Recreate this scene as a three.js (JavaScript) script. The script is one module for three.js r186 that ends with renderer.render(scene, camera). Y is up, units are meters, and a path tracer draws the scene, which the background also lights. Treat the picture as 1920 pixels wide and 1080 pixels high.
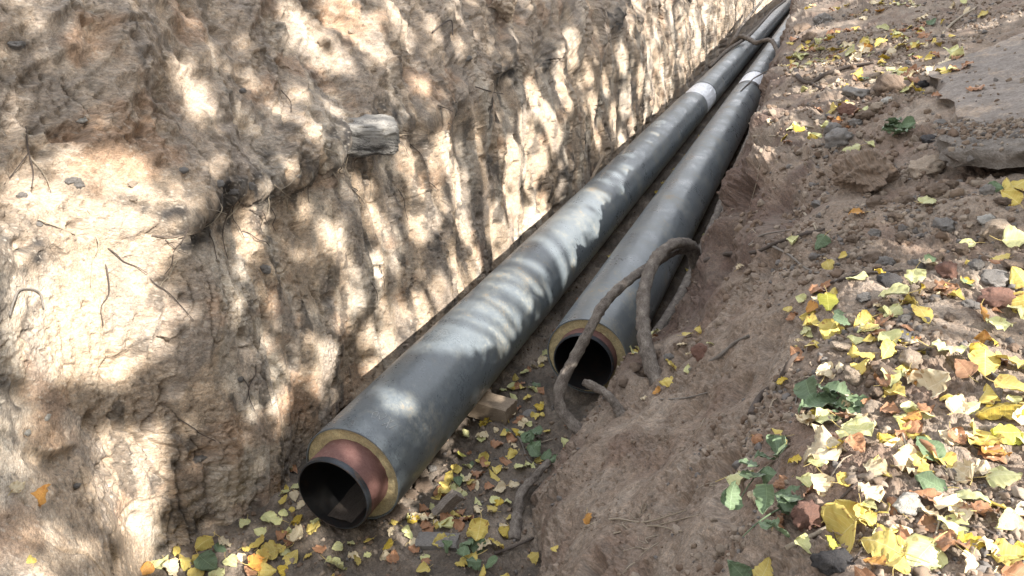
import * as THREE from 'three';
import { mergeGeometries, mergeVertices } from 'three/addons/utils/BufferGeometryUtils.js';
import { createNoise3D } from 'simplex-noise';
import { MeshBVH } from 'three-mesh-bvh';

// ---------------------------------------------------------------- camera, sky, sun, exposure
const scene = new THREE.Scene();
const camera = new THREE.PerspectiveCamera(40.85, 16 / 9, 0.05, 400);
camera.rotation.order = 'YXZ';
camera.position.set(0, 2.2254, 0);
camera.rotation.set(-0.4063, 0.3642, 0);

const renderer = new THREE.WebGLRenderer({ antialias: true });
renderer.setSize(1024, 576);
renderer.toneMapping = THREE.LinearToneMapping;
renderer.toneMappingExposure = 3.2;
renderer.shadowMap.enabled = true;

const SUN = new THREE.Vector3(0.70, 0.57, 0.40).normalize();
{
  const w = 64, h = 32, d = new Float32Array(w * h * 4);
  for (let j = 0; j < h; j++) {
    const e = Math.max(0, ((j + 0.5) / h) * 2 - 1), k = Math.pow(e, 0.6);
    for (let i = 0; i < w; i++) {
      const o = (j * w + i) * 4;
      d[o] = 1.0 - 0.28 * k; d[o + 1] = 1.0 - 0.235 * k; d[o + 2] = 1.0 - 0.14 * k; d[o + 3] = 1;
    }
  }
  const t = new THREE.DataTexture(d, w, h, THREE.RGBAFormat, THREE.FloatType);
  t.mapping = THREE.EquirectangularReflectionMapping; t.magFilter = THREE.LinearFilter; t.needsUpdate = true;
  scene.background = t; scene.environment = t;
  scene.backgroundIntensity = 0.74; scene.environmentIntensity = 0.74;
}
const sun = new THREE.DirectionalLight(new THREE.Color(1, 0.95, 0.88), 5);
sun.position.copy(SUN).multiplyScalar(40).add(new THREE.Vector3(-1, 0, -5));
sun.target.position.set(-1, 0, -5);
sun.castShadow = true; sun.shadow.mapSize.set(4096, 4096);
Object.assign(sun.shadow.camera, { left: -22, right: 22, top: 22, bottom: -22, near: 1, far: 90 });
scene.add(sun, sun.target);

// ---------------------------------------------------------------- helpers
function rng(seed) { let a = seed >>> 0; return () => { a = (a + 0x6d2b79f5) | 0; let t = Math.imul(a ^ (a >>> 15), 1 | a); t = (t + Math.imul(t ^ (t >>> 7), 61 | t)) ^ t; return ((t ^ (t >>> 14)) >>> 0) / 4294967296; }; }
const V = (x, y, z) => new THREE.Vector3(x, y, z);
const lerp = (a, b, t) => a + (b - a) * t;
const clamp = (x, a = 0, b = 1) => Math.min(b, Math.max(a, x));
const sstep = (a, b, x) => { const t = clamp((x - a) / (b - a)); return t * t * (3 - 2 * t); };
const n3 = createNoise3D(rng(7)), m3 = createNoise3D(rng(31));
function fbm(x, y, z, oct = 4, gain = 0.5) { let s = 0, a = 1; for (let i = 0; i < oct; i++) { s += a * n3(x, y, z); x *= 2.03; y *= 2.03; z *= 2.03; a *= gain; } return s; }
const taken = new Map();
function numbered(name) { const n = taken.get(name) || 0; taken.set(name, n + 1); return n ? name + '_' + String(n).padStart(3, '0') : name; }
function put(o, name, label, category, group) { o.name = numbered(name); o.userData = { ...o.userData, label, category }; if (group) o.userData.group = group; scene.add(o); shade(o); return o; }
function shade(o) { o.traverse((c) => { if (c.isMesh) { c.castShadow = true; c.receiveShadow = true; } }); return o; }
function part(parent, name, geo, mat) { const m = new THREE.Mesh(geo, mat); m.name = name; m.castShadow = m.receiveShadow = true; parent.add(m); return m; }
function setting(o, name, kind, label, category) { o.name = numbered(name); o.userData = { kind, label, category }; scene.add(o); shade(o); return o; }
const lin = (r, g, b) => new THREE.Color().setRGB(r, g, b);

// periodic noise textures (grain and relief only)
function tileNoise(n, seed, octaves) {
  const r = rng(seed), out = new Float32Array(n * n);
  for (const [cells, amp] of octaves) {
    const g = new Float32Array(cells * cells).map(() => r() * 2 - 1);
    for (let j = 0; j < n; j++) {
      const fy = (j / n) * cells, y0 = fy | 0, ty = fy - y0, sy = ty * ty * (3 - 2 * ty), r0 = y0 * cells, r1 = ((y0 + 1) % cells) * cells;
      for (let i = 0; i < n; i++) {
        const fx = (i / n) * cells, x0 = fx | 0, tx = fx - x0, sx = tx * tx * (3 - 2 * tx), x1 = (x0 + 1) % cells;
        out[j * n + i] += amp * lerp(lerp(g[r0 + x0], g[r0 + x1], sx), lerp(g[r1 + x0], g[r1 + x1], sx), sy);
      }
    }
  }
  return out;
}
function tex(n, fn, srgb) {
  const d = new Uint8Array(n * n * 4);
  for (let k = 0; k < n * n; k++) { const c = fn(k, k % n, (k / n) | 0); d[4 * k] = clamp(c[0]) * 255; d[4 * k + 1] = clamp(c[1]) * 255; d[4 * k + 2] = clamp(c[2]) * 255; d[4 * k + 3] = 255; }
  const t = new THREE.DataTexture(d, n, n); t.wrapS = t.wrapT = THREE.RepeatWrapping; t.magFilter = THREE.LinearFilter; t.minFilter = THREE.LinearMipmapLinearFilter; t.generateMipmaps = true;
  if (srgb) t.colorSpace = THREE.SRGBColorSpace; t.needsUpdate = true; return t;
}
const grainN = tileNoise(1024, 5, [[32, 0.5], [90, 0.7], [200, 0.8], [430, 0.8]]);
const reliefN = tileNoise(1024, 9, [[24, 0.5], [70, 0.6], [160, 0.55], [340, 0.4]]);
const grainTex = tex(1024, (k) => { const v = 0.86 + 0.10 * grainN[k]; const w = 0.015 * reliefN[k]; return [v + w, v, v - w]; }, true);
const reliefTex = tex(1024, (k) => { const v = 0.5 + 0.25 * reliefN[k]; return [v, v, v]; });
const scaled = (t, u, v) => { const c = t.clone(); c.repeat.set(u, v); c.needsUpdate = true; return c; };
const earthMat = new THREE.MeshStandardMaterial({ vertexColors: true, map: scaled(grainTex, 1.6, 1.6), bumpMap: scaled(reliefTex, 1.6, 1.6), bumpScale: 0.007, roughness: 0.97 });

// ---------------------------------------------------------------- earth: sheets swept along the trench
// stations: [z, [[x, y], ...]] profiles, interpolated in z; per: samples per profile segment
function profileAt(stations, z) {
  let i = 0; while (i < stations.length - 2 && z < stations[i + 1][0]) i++;
  const [z0, a] = stations[i], [z1, b] = stations[i + 1], t = sstep(0, 1, (z - z0) / (z1 - z0));
  return a.map((p, k) => [lerp(p[0], b[k][0], t), lerp(p[1], b[k][1], t)]);
}
function cat(p, k, t) {
  const a = p[Math.max(0, k - 1)], b = p[k], c = p[k + 1], d = p[Math.min(p.length - 1, k + 2)];
  const f = (i) => { const L = Math.abs(c[0] - b[0]) + Math.abs(c[1] - b[1]), m0 = clamp((c[i] - a[i]) * 0.4, -L, L), m1 = clamp((d[i] - b[i]) * 0.4, -L, L), t2 = t * t, t3 = t2 * t; return (2 * t3 - 3 * t2 + 1) * b[i] + (t3 - 2 * t2 + t) * m0 + (-2 * t3 + 3 * t2) * c[i] + (t3 - t2) * m1; };
  return [f(0), f(1)];
}
function earthSheet(name, stations, per, zs, flip, displace, colour) {
  const params = [];
  per.forEach((n, k) => { for (let i = 0; i < n; i++) params.push([k, i / n]); });
  params.push([per.length - 1, 1]);
  const nu = params.length, nv = zs.length, base = new Float32Array(nu * nv * 3), uv = new Float32Array(nu * nv * 2);
  zs.forEach((z, j) => {
    const pr = profileAt(stations, z); let s = 0, px, py;
    params.forEach(([k, t], i) => {
      const [x, y] = cat(pr, k, t), o = (j * nu + i) * 3;
      if (i) s += Math.hypot(x - px, y - py); px = x; py = y;
      base[o] = x; base[o + 1] = y; base[o + 2] = z; uv[(o / 3) * 2] = s; uv[(o / 3) * 2 + 1] = z;
    });
  });
  const pos = new Float32Array(base.length), col = new Float32Array(base.length), c = [0, 0, 0];
  for (let j = 0; j < nv; j++) for (let i = 0; i < nu; i++) {
    const o = (j * nu + i) * 3, i0 = (j * nu + Math.max(0, i - 2)) * 3, i1 = (j * nu + Math.min(nu - 1, i + 2)) * 3;
    let tx = base[i1] - base[i0], ty = base[i1 + 1] - base[i0 + 1]; const l = Math.hypot(tx, ty) || 1; tx /= l; ty /= l;
    const nx = flip ? ty : -ty, ny = flip ? -tx : tx, x = base[o], y = base[o + 1], z = base[o + 2];
    const [d, dz] = displace(x, y, z);
    pos[o] = x + nx * d; pos[o + 1] = y + ny * d; pos[o + 2] = z + dz;
    colour(c, x, y, z, d); col[o] = c[0]; col[o + 1] = c[1]; col[o + 2] = c[2];
  }
  const idx = new Uint32Array((nu - 1) * (nv - 1) * 6); let q = 0;
  for (let j = 0; j < nv - 1; j++) for (let i = 0; i < nu - 1; i++) {
    const a = j * nu + i, b = a + 1, cc = a + nu, dd = cc + 1;
    if (flip) { idx[q++] = a; idx[q++] = b; idx[q++] = cc; idx[q++] = b; idx[q++] = dd; idx[q++] = cc; }
    else { idx[q++] = a; idx[q++] = cc; idx[q++] = b; idx[q++] = b; idx[q++] = cc; idx[q++] = dd; }
  }
  const g = new THREE.BufferGeometry();
  g.setAttribute('position', new THREE.BufferAttribute(pos, 3)); g.setAttribute('uv', new THREE.BufferAttribute(uv, 2)); g.setAttribute('color', new THREE.BufferAttribute(col, 3));
  g.setIndex(new THREE.BufferAttribute(idx, 1)); g.computeVertexNormals();
  return g;
}
const angleRows = (h, zNear, zFar, n) => { const a = Math.atan2(-zNear, h), b = Math.atan2(-zFar, h); return Array.from({ length: n }, (_, i) => -h * Math.tan(lerp(a, b, i / (n - 1)))); };

// --- the cut face on the far side of the pipes
const wallBase = (z) => z < -2.2 ? -2.0 + 0.05 * n3(0, z * 0.35, 4) - 0.012 * clamp(-z - 6, 0, 14) : lerp(-2.0, -2.16, sstep(-2.2, -1.75, z));
const ledgeY = (z) => 1.3 + (0.05 + 0.12 * sstep(-3.6, -5, z)) * n3(3, z * 0.8, 0) + 0.25 * sstep(-4.5, -8, z);
function wallStation(z) {
  const b = wallBase(z), near = sstep(-1.75, -1.15, z), L = sstep(-1.8, -2.2, z) * (1 - 0.85 * sstep(-3.5, -4.3, z)) * (0.8 + 0.4 * n3(1, z * 2.3, 6)), yl = ledgeY(z);
  const m = near * 0.5, q = near * 0.55;                                                 // a mound of fallen soil where the trench begins
  return [z, [[b + 0.25 + m, -0.3], [b + m * 0.9, 0.0 - 0.02], [b - 0.05 + m * 0.75 , 0.4], [b - 0.11 - q * 0.25 + m * 0.2, 0.9], [b - 0.19 * (1 - 0.3 * near) - 0.02 * L, yl - 0.06],
    [b - 0.19 + 0.045 * L, yl + 0.05], [b - 0.36, yl + 0.40], [b - 0.62, yl + 0.88], [b - 1.3, yl + 1.45], [-7, 3.0], [-90, 3.4]]];
}
const wallRows = [3, 2.2, 1.5, 1, 0.6, 0.3, 0.05, -0.2, -0.4, -0.6, -0.75, ...angleRows(2, -0.85, -46, 860)];
const wallStations = wallRows.map(wallStation).concat([wallStation(-47)]);
const clods = (x, y, z, f) => { const a = 1 - Math.abs(n3(x * f, y * f, z * f)), b = 1 - Math.abs(m3(x * f * 1.7, y * f * 1.7, z * f * 1.7)); return a * a * 0.6 + b * b * 0.4; };   // billowed lumps, 0..1
const fine = (z, f) => 1 - sstep(0.3, 0.9, (0.0006 + 0.00058 * z * z) * f);          // relief finer than the sheet's rows is left out
function wallDisp(x, y, z) {
  const low = 1 - sstep(1.12, 1.5, y + 0.16 * n3(z * 1.3, 5, 0)), far = sstep(-2.6, -4.5, z), fade = x < -4 ? 0 : 1;
  const w1 = n3(z * 1.1, y * 1.4, 2), w2 = n3(z * 3.1, y * 2.7, 12), zz = z + 0.06 * y + 0.07 * w1 + 0.02 * w2;
  let d = 0.055 * n3(z * 0.9, y * 0.9, 0) + 0.03 * n3(z * 2.1, y * 1.7, 8);
  // tooth marks: long scoops of uneven width, some crisp, many worn away
  const keep = sstep(-0.35, 0.45, n3(z * 1.7, y * 0.9, 33)), scoop = n3(zz * 3.6, y * 0.45, 11);
  const groove = 0.034 * (0.5 - Math.abs(scoop)) + keep * (0.024 * (0.45 - Math.abs(n3(zz * 7, y * 0.6, 3))) + 0.016 * (0.45 - Math.abs(n3(zz * 17, y * 0.9, 5))) + 0.007 * n3(zz * 40, y * 1.6, 6));
  d += low * lerp(0.6, 1.15, far) * groove;
  const q = z + y * 0.7;
  d += (1 - low) * (0.05 * n3(q * 1.7, y * 2.0, 1) + 0.022 * n3(q * 4.3, y * 3.1, 9) + 0.036 * (clods(q, y, x, 3.4) - 0.5) + 0.02 * (clods(q, y, x + 3, 7.5) - 0.5) * fine(z, 12));
  const crumb = sstep(-0.1, 0.6, n3(z * 1.9, y * 2.2, 21) + 0.55 * n3(z * 6, y * 5, 22) + 0.2 * (1 - low)) * lerp(0.95, 0.36, low);
  d += crumb * (0.026 * (clods(z, y, x, 11) - 0.5) * fine(z, 18) + 0.013 * (clods(z, y, x, 26) - 0.5) * fine(z, 44)) + lerp(0.12, 1, crumb) * (0.0055 * m3(z * 46, y * 40, x * 20) * fine(z, 46) + 0.0036 * m3(z * 100, y * 90, x * 40) * fine(z, 100));
  const crack = 1 - sstep(0, 0.075, Math.abs(n3(z * 2.5 + 0.3 * w2, y * 2.2, 55))), split = 1 - sstep(0, 0.07, Math.abs(n3(zz * 4.6, y * 0.7 + 0.4 * w2, 57)));
  d -= 0.022 * crack * (1 - 0.6 * low) * sstep(-0.1, 0.3, n3(z * 1.3, y * 1.3, 56)) + 0.024 * split * low * sstep(-0.2, 0.3, n3(z * 2, y * 1.6, 58));
  d -= 0.035 * sstep(0.58, 0.9, n3(z * 4.1, y * 4.6, 40)) + 0.022 * sstep(0.5, 0.75, m3(z * 13, y * 12, 41)) * lerp(0.4, 1, crumb) + 0.012 * sstep(0.55, 0.75, m3(z * 29, y * 26, 43)) * fine(z, 29) * lerp(0.3, 1, crumb);
  return [d * fade, 0];
}
const sand = [0.455, 0.35, 0.25], pale = [0.57, 0.50, 0.41], clay = [0.32, 0.265, 0.215], rust = [0.33, 0.18, 0.095], humus = [0.06, 0.052, 0.046], topsoil = [0.37, 0.295, 0.225];
const mixTo = (c, t, k) => { c[0] += (t[0] - c[0]) * k; c[1] += (t[1] - c[1]) * k; c[2] += (t[2] - c[2]) * k; };
function wallCol(c, x, y, z) {
  c[0] = sand[0]; c[1] = sand[1]; c[2] = sand[2];
  const zz = z + 0.1 * y, w = 0.25 * n3(z * 2, y * 2, 50);
  const upper = sstep(1.25, 1.5, y + w * 0.6);
  mixTo(c, topsoil, upper * 0.8);
  mixTo(c, pale, sstep(-0.1, 0.7, fbm(zz * 2.6 + w, y * 0.8, 60, 3)) * 0.75 * (1 - 0.5 * upper));
  mixTo(c, clay, sstep(0.0, 0.7, fbm(zz * 3.6 + w, y * 1.2, 70, 4)) * 0.8);
  for (const [ry, rz, rr] of [[1.57, -2.12, 0.17], [1.95, -2.2, 0.1], [1.98, -2.75, 0.12], [1.9, -3.9, 0.14], [0.32, -2.55, 0.13], [1.75, -3.3, 0.09]]) { const q = ((y - ry) ** 2 * 1.6 + (z - rz) ** 2) / (rr * rr); if (q < 4) mixTo(c, rust, sstep(1.6, 0.3, q + 0.9 * n3(z * 9, y * 9, 83)) * 0.5); }      // pockets of red clay
  mixTo(c, rust, sstep(0.42, 0.95, fbm(z * 1.9, y * 2.4, 80, 4)) * 0.4);
  // humus lens just under the ledge, ragged, and scattered dark pockets
  const yl = ledgeY(z), lens = (1 - sstep(0.06, 0.19, Math.abs(y - yl - 0.01 + 0.07 * n3(z * 3, y * 2, 90)))) * sstep(-0.2, 0.4, n3(z * 1.6, 0, 91) + 1.1 * sstep(-1.95, -2.3, z) * sstep(-4.4, -3.4, z) - 0.25);
  mixTo(c, humus, clamp(lens * (0.62 + 0.55 * n3(z * 14, y * 14, 92) + 0.45 * n3(z * 4, y * 6, 93))));
  mixTo(c, humus, 0.7 * sstep(0.5, 0.8, fbm(zz * 4.2, y * 2.6, 95, 4)) * (1 - 0.4 * upper));
  mixTo(c, humus, 0.6 * fine(z, 34) * sstep(0.62, 0.8, m3(z * 34, y * 34, 98)) * sstep(-0.3, 0.5, n3(z * 3, y * 3, 99))); mixTo(c, pale, 0.5 * fine(z, 46) * sstep(0.62, 0.8, m3(z * 46, y * 46, 101)));
  const g = 1 + 0.12 * n3(zz * 18, y * 11, 96) + 0.10 * n3(z * 60, y * 60, 97) * fine(z, 60); c[0] *= g; c[1] *= g; c[2] *= g;
}
const wallGeo = earthSheet('trench_wall', wallStations, [3, 70, 90, 90, 22, 70, 70, 60, 16, 6], wallRows, true, wallDisp, wallCol);

// --- the spoil bank on this side, steep towards the trench
const hillStations = [
  [4, [[-0.7, -0.3], [-0.72, 0], [-0.48, 0.4], [-0.22, 0.74], [0.02, 1.0], [0.22, 1.14], [0.6, 1.17], [1.5, 1.2], [4, 1.3], [14, 1.6], [90, 2]]],
  [-1.2, [[-0.6, -0.3], [-0.66, 0], [-0.46, 0.38], [-0.22, 0.74], [0.0, 1.02], [0.16, 1.17], [0.5, 1.22], [1.5, 1.27], [4, 1.4], [14, 1.7], [90, 2]]],
  [-2.2, [[-0.66, -0.3], [-0.74, 0], [-0.56, 0.33], [-0.26, 0.70], [0.0, 1.02], [0.16, 1.18], [0.5, 1.28], [1.5, 1.42], [4, 1.7], [14, 1.9], [90, 2.2]]],
  [-2.7, [[-0.8, -0.3], [-0.90, 0], [-0.68, 0.30], [-0.36, 0.62], [-0.06, 0.98], [0.12, 1.17], [0.5, 1.32], [1.5, 1.5], [4, 1.85], [14, 2.1], [90, 2.4]]],
  [-3.3, [[-0.76, -0.3], [-0.84, 0], [-0.70, 0.30], [-0.45, 0.47], [-0.16, 0.86], [0.04, 1.16], [0.45, 1.36], [1.5, 1.58], [4, 1.95], [14, 2.2], [90, 2.5]]],
  [-4.4, [[-0.50, -0.3], [-0.53, 0], [-0.49, 0.3], [-0.42, 0.62], [-0.32, 1.0], [-0.20, 1.22], [0.3, 1.42], [1.5, 1.72], [4, 2.1], [14, 2.4], [90, 2.7]]],
  [-6.5, [[-0.46, -0.3], [-0.49, 0], [-0.45, 0.4], [-0.42, 0.82], [-0.36, 1.14], [-0.265, 1.37], [0.25, 1.57], [1.5, 1.9], [4, 2.3], [14, 2.6], [90, 2.9]]],
  [-10, [[-0.46, -0.3], [-0.50, 0], [-0.47, 0.5], [-0.45, 0.95], [-0.38, 1.3], [-0.30, 1.57], [0.25, 1.76], [1.5, 2.12], [4, 2.5], [14, 2.8], [90, 3.1]]],
  [-20, [[-0.5, -0.3], [-0.6, 0], [-0.62, 0.6], [-0.66, 1.1], [-0.66, 1.45], [-0.58, 1.66], [0.2, 1.95], [1.5, 2.3], [4, 2.6], [14, 2.9], [90, 3.2]]],
  [-48, [[-0.5, -0.3], [-0.6, 0], [-0.66, 0.6], [-0.72, 1.1], [-0.74, 1.5], [-0.66, 1.7], [0.2, 2.0], [1.5, 2.4], [4, 2.7], [14, 3.0], [90, 3.3]]],
];
function hillDisp(x, y, z) {
  if (x > 12) return [0, 0];
  const top = sstep(1.0, 1.2, y + 0.05 * z + 0.15) * sstep(-0.25, 0.12, x), near = sstep(-9, -3, z);
  let d = 0.045 * n3(x * 1.3, y * 1.3, z * 1.3) + 0.022 * n3(x * 3.2, y * 3.2, z * 3.2 + 9) + 0.010 * n3(x * 7.5, y * 7.5, z * 7.5);
  d -= 0.045 * sstep(0.5, 0.85, n3(x * 3.1, y * 3.1, z * 3.1 + 40)) * (1 - top);
  const crumb = sstep(0.0, 0.6, n3(x * 2.1, y * 2.1, z * 2.1 + 77) + 0.5 * n3(x * 6, y * 6, z * 6 + 78) + 0.25 * top + 0.25 * sstep(-3.6, -4.4, z));
  d += crumb * (0.034 * (clods(x, y, z, 7) - 0.5) * lerp(0.7, 1.5, sstep(-2.9, -3.6, z)) + 0.018 * (clods(x, y, z + 5, 17) - 0.5) * fine(z, 26)) + lerp(0.25, 1, crumb) * (0.005 * m3(x * 44, y * 44, z * 44) * fine(z, 66) + 0.0032 * m3(x * 96, y * 96, z * 96) * fine(z, 140)) - 0.010 * sstep(0.5, 0.75, m3(x * 24, y * 24, z * 24)) * fine(z, 36);
  d += 0.10 * n3(x * 2.3, y * 2.6, z * 2.3 + 123) * sstep(-2.9, -3.4, z) * sstep(-7, -5, z) * sstep(0.55, 0.8, y) * (1 - sstep(1.25, 1.4, y));
  d -= 0.10 * Math.exp(-((z + 4.15) ** 2) / 0.014 - ((y - 1.0) ** 2) / 0.006) * (x < 0.1 ? 1 : 0);       // the burrow-like hollow under the lip
  return [d, 0];
}
const dirt = [0.262, 0.198, 0.148], redDirt = [0.205, 0.137, 0.1], palDirt = [0.36, 0.29, 0.225], greyDirt = [0.225, 0.18, 0.14];
function hillCol(c, x, y, z) {
  c[0] = dirt[0]; c[1] = dirt[1]; c[2] = dirt[2];
  mixTo(c, redDirt, sstep(-0.1, 0.8, fbm(x * 1.7, y * 1.7, z * 1.7 + 11, 4)) * 0.8);
  mixTo(c, palDirt, sstep(0.0, 0.8, fbm(x * 2.2, y * 2.2, z * 2.2 + 31, 4)) * 0.7);
  mixTo(c, [0.125, 0.08, 0.062], 0.85 * sstep(-3.1, -3.7, z + 0.35 * n3(x * 3, y * 3, z * 3 + 15)) * sstep(0.1, 0.3, y) * (1 - sstep(1.1, 1.32, y + 0.03 * (z + 4) + 0.2 * n3(x * 4, y * 4, z * 4 + 16))) * (x < 0.15 ? 1 : 0));      // damp reddish soil of the fresh cut under the lip, also darkened as painted shade
  mixTo(c, greyDirt, 0.6 * sstep(0.0, 0.7, fbm(x * 4, y * 4, z * 4 + 61, 3)) * 0.6);
  const g = 1 + 0.13 * n3(x * 22, y * 22, z * 22 + 5) + 0.12 * n3(x * 70, y * 70, z * 70); c[0] *= g; c[1] *= g; c[2] *= g;
}
const hillRows = [4, 3, 2.2, 1.6, 1.1, 0.7, 0.4, 0.15, -0.1, -0.3, -0.5, -0.65, ...angleRows(1.05, -0.75, -46, 820)];
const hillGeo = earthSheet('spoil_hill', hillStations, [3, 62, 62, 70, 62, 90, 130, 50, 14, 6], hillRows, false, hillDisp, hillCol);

// --- trench floor
const floorY = (x, z) => lerp(0.0, -0.05, sstep(-2.3, -2.9, z)) + 0.05 * sstep(-1.75, -2.0, x) * sstep(-8, -9.5, z) * 2;
const floorRows = [4, 2, 1, 0.4, 0, -0.4, -0.8, -1, -1.2, ...angleRows(2.2, -1.3, -46, 520)];
const floorStations = [...floorRows, -47].map((z) => [z, [[-2.7, floorY(-2.7, z)], [-2.0, floorY(-2.0, z)], [-1.4, floorY(-1.4, z)], [-0.8, floorY(-0.8, z)], [-0.3, floorY(-0.3, z)]]]);
const floorGeo = earthSheet('trench_floor', floorStations, [50, 70, 70, 40], floorRows, false, (x, y, z) => [0.03 * n3(x * 2.2, 1, z * 2.2) + 0.016 * n3(x * 6, 1, z * 6) + 0.008 * n3(x * 15, 1, z * 15) + 0.006 * n3(x * 34, 1, z * 34) + 0.003 * m3(x * 75, 1, z * 75), 0],
  (c, x, y, z) => {
    c[0] = 0.15; c[1] = 0.118; c[2] = 0.09; mixTo(c, palDirt, sstep(-0.1, 0.9, fbm(x * 2, 7, z * 2, 4)) * 0.6); mixTo(c, [0.09, 0.075, 0.06], sstep(0, 0.8, fbm(x * 3, 17, z * 3, 4)) * 0.7);
    const g = 1 + 0.14 * n3(x * 24, 3, z * 24) + 0.12 * n3(x * 70, 3, z * 70); c[0] *= g; c[1] *= g; c[2] *= g;
  });
const wall = setting(new THREE.Mesh(wallGeo, earthMat), 'trench_wall', 'structure', 'sandy cut earth face of the trench with vertical digging grooves', 'earth wall');
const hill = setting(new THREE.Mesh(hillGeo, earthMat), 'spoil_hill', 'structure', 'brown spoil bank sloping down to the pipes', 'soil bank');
const floor = setting(new THREE.Mesh(floorGeo, earthMat), 'trench_floor', 'structure', 'dark soil floor of the trench between the pipes', 'trench floor');
{ // the closed far end of the trench
  const g = new THREE.PlaneGeometry(8, 4, 40, 20), p = g.attributes.position;
  for (let i = 0; i < p.count; i++) p.setZ(i, 0.1 * n3(p.getX(i), p.getY(i), 3));
  g.computeVertexNormals();
  const m = setting(new THREE.Mesh(g, new THREE.MeshStandardMaterial({ color: lin(0.42, 0.34, 0.25), map: grainTex, roughness: 0.95 })), 'trench_end_wall', 'structure', 'earth face closing the far end of the trench', 'earth wall');
  m.position.set(-1.3, 1.3, -45.5);
}
const bvhHill = new MeshBVH(hillGeo), bvhFloor = new MeshBVH(floorGeo), bvhWall = new MeshBVH(wallGeo);
const ray = new THREE.Ray();
function castOn(bvhs, o, d) { ray.origin.copy(o); ray.direction.copy(d).normalize(); let best = null; for (const b of bvhs) { const h = b.raycastFirst(ray, THREE.DoubleSide); if (h && (!best || h.distance < best.distance)) best = h; } return best; }
const solid = [bvhHill, bvhFloor];
const ground = (x, z, y0 = 6) => { const h = castOn(solid, V(x, y0, z), V(0, -1, 0)); return h ? { p: h.point.clone(), n: h.face.normal.y < 0 ? h.face.normal.clone().negate() : h.face.normal.clone() } : null; };
const onWall = (y, z) => { const h = castOn([bvhWall], V(-0.8, y, z), V(-1, 0, 0)); return { p: h.point.clone(), n: h.face.normal.x < 0 ? h.face.normal.clone().negate() : h.face.normal.clone() }; };
// ---------------------------------------------------------------- pipes
function ringSurface(z0, z1, r0, r1, seg = 96, rows = 1, wob = 0) {      // a lathed surface along z with uv in metres
  const pos = [], uv = [], idx = [];
  for (let j = 0; j <= rows; j++) for (let i = 0; i <= seg; i++) {
    const t = j / rows, a = (i / seg) * Math.PI * 2, z = lerp(z0, z1, t), r = lerp(r0, r1, t) + (wob ? wob * n3(Math.cos(a) * 3, Math.sin(a) * 3, z * 9) : 0);
    pos.push(r * Math.cos(a), r * Math.sin(a), z); uv.push(i / seg + 0.24 * z, z + (z0 === z1 ? r : 0));
  }
  for (let j = 0; j < rows; j++) for (let i = 0; i < seg; i++) { const a = j * (seg + 1) + i, b = a + seg + 1; idx.push(a, a + 1, b, a + 1, b + 1, b); }
  const g = new THREE.BufferGeometry();
  g.setAttribute('position', new THREE.Float32BufferAttribute(pos, 3)); g.setAttribute('uv', new THREE.Float32BufferAttribute(uv, 2)); g.setIndex(idx); g.computeVertexNormals();
  return g;
}
const tube = (zNear, zFar, ro, ri, seg = 96, rows = 8, wob = 0) => mergeGeometries([                  // a real pipe wall: outside, inside and both end rims, with small chamfers
  ringSurface(zFar, zNear - 0.002, ro, ro, seg, rows, wob), ringSurface(zNear - 0.002, zNear, ro, ro - 0.0015, seg), ringSurface(zNear, zNear, ro - 0.0015, ri, seg), ringSurface(zNear, zFar, ri, ri, seg, 2), ringSurface(zFar, zFar, ri, ro, seg)]);

const R = 0.225, RS = 0.166;
const casingN = tileNoise(1024, 21, [[4, 0.5], [9, 0.5], [22, 0.45], [60, 0.35], [180, 0.3], [400, 0.25]]), casingM = tileNoise(1024, 22, [[3, 0.6], [7, 0.5], [20, 0.4], [64, 0.35], [210, 0.3]]);
const scuff = new Float32Array(1024 * 1024);
{ const r = rng(83); for (let k = 0; k < 900; k++) { let x = r() * 1024, y = r() * 1024; const a = r() < 0.6 ? Math.PI / 2 + (r() - 0.5) * 0.5 : r() * 6.3, n = 10 + 90 * r() * r(), v = (r() < 0.7 ? 1 : -0.8) * (0.25 + 0.75 * r()); for (let i = 0; i < n; i++) { x += Math.cos(a) + (r() - 0.5) * 0.5; y += Math.sin(a) + (r() - 0.5) * 0.5; scuff[((y & 1023) << 10) + (x & 1023)] += v * Math.sin((Math.PI * i) / n); } } }
const casingTex = tex(1024, (k, i, j) => {
  const dust = sstep(-0.2, 1.1, casingN[k]) * 0.8, dark = sstep(0.4, 1.2, casingM[k]), mud = sstep(0.75, 1.35, casingN[(k * 3 + 517) & 1048575] * 0.35 + casingN[k] + 0.25 * grainN[k]), s = 0.02 * grainN[k] + 0.10 * clamp(scuff[k], -1, 1.4);
  const r = lerp(0.345, 0.475, dust), g = lerp(0.37, 0.475, dust), b = lerp(0.385, 0.45, dust);
  return [lerp(lerp(r, 0.28, dark * 0.7), 0.52, mud * 0.6) + s, lerp(lerp(g, 0.31, dark * 0.7), 0.45, mud * 0.6) + s, lerp(lerp(b, 0.33, dark * 0.7), 0.37, mud * 0.6) + s];
}, true);
const casingRough = tex(1024, (k) => { const v = 0.42 + 0.16 * casingN[k] + 0.06 * grainN[k]; return [v, v, v]; });
const casingMat = new THREE.MeshStandardMaterial({ map: scaled(casingTex, 1, 0.7), roughnessMap: scaled(casingRough, 1, 0.7), roughness: 1, metalness: 0, bumpMap: scaled(reliefTex, 1.5, 0.7), bumpScale: 0.0006 });
const blackMat = new THREE.MeshStandardMaterial({ color: lin(0.02, 0.02, 0.021), roughness: 0.5 });
const foamMat = new THREE.MeshStandardMaterial({ color: lin(0.46, 0.37, 0.2), map: scaled(grainTex, 3, 3), bumpMap: scaled(reliefTex, 6, 3), bumpScale: 0.001, roughness: 0.95 });
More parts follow.
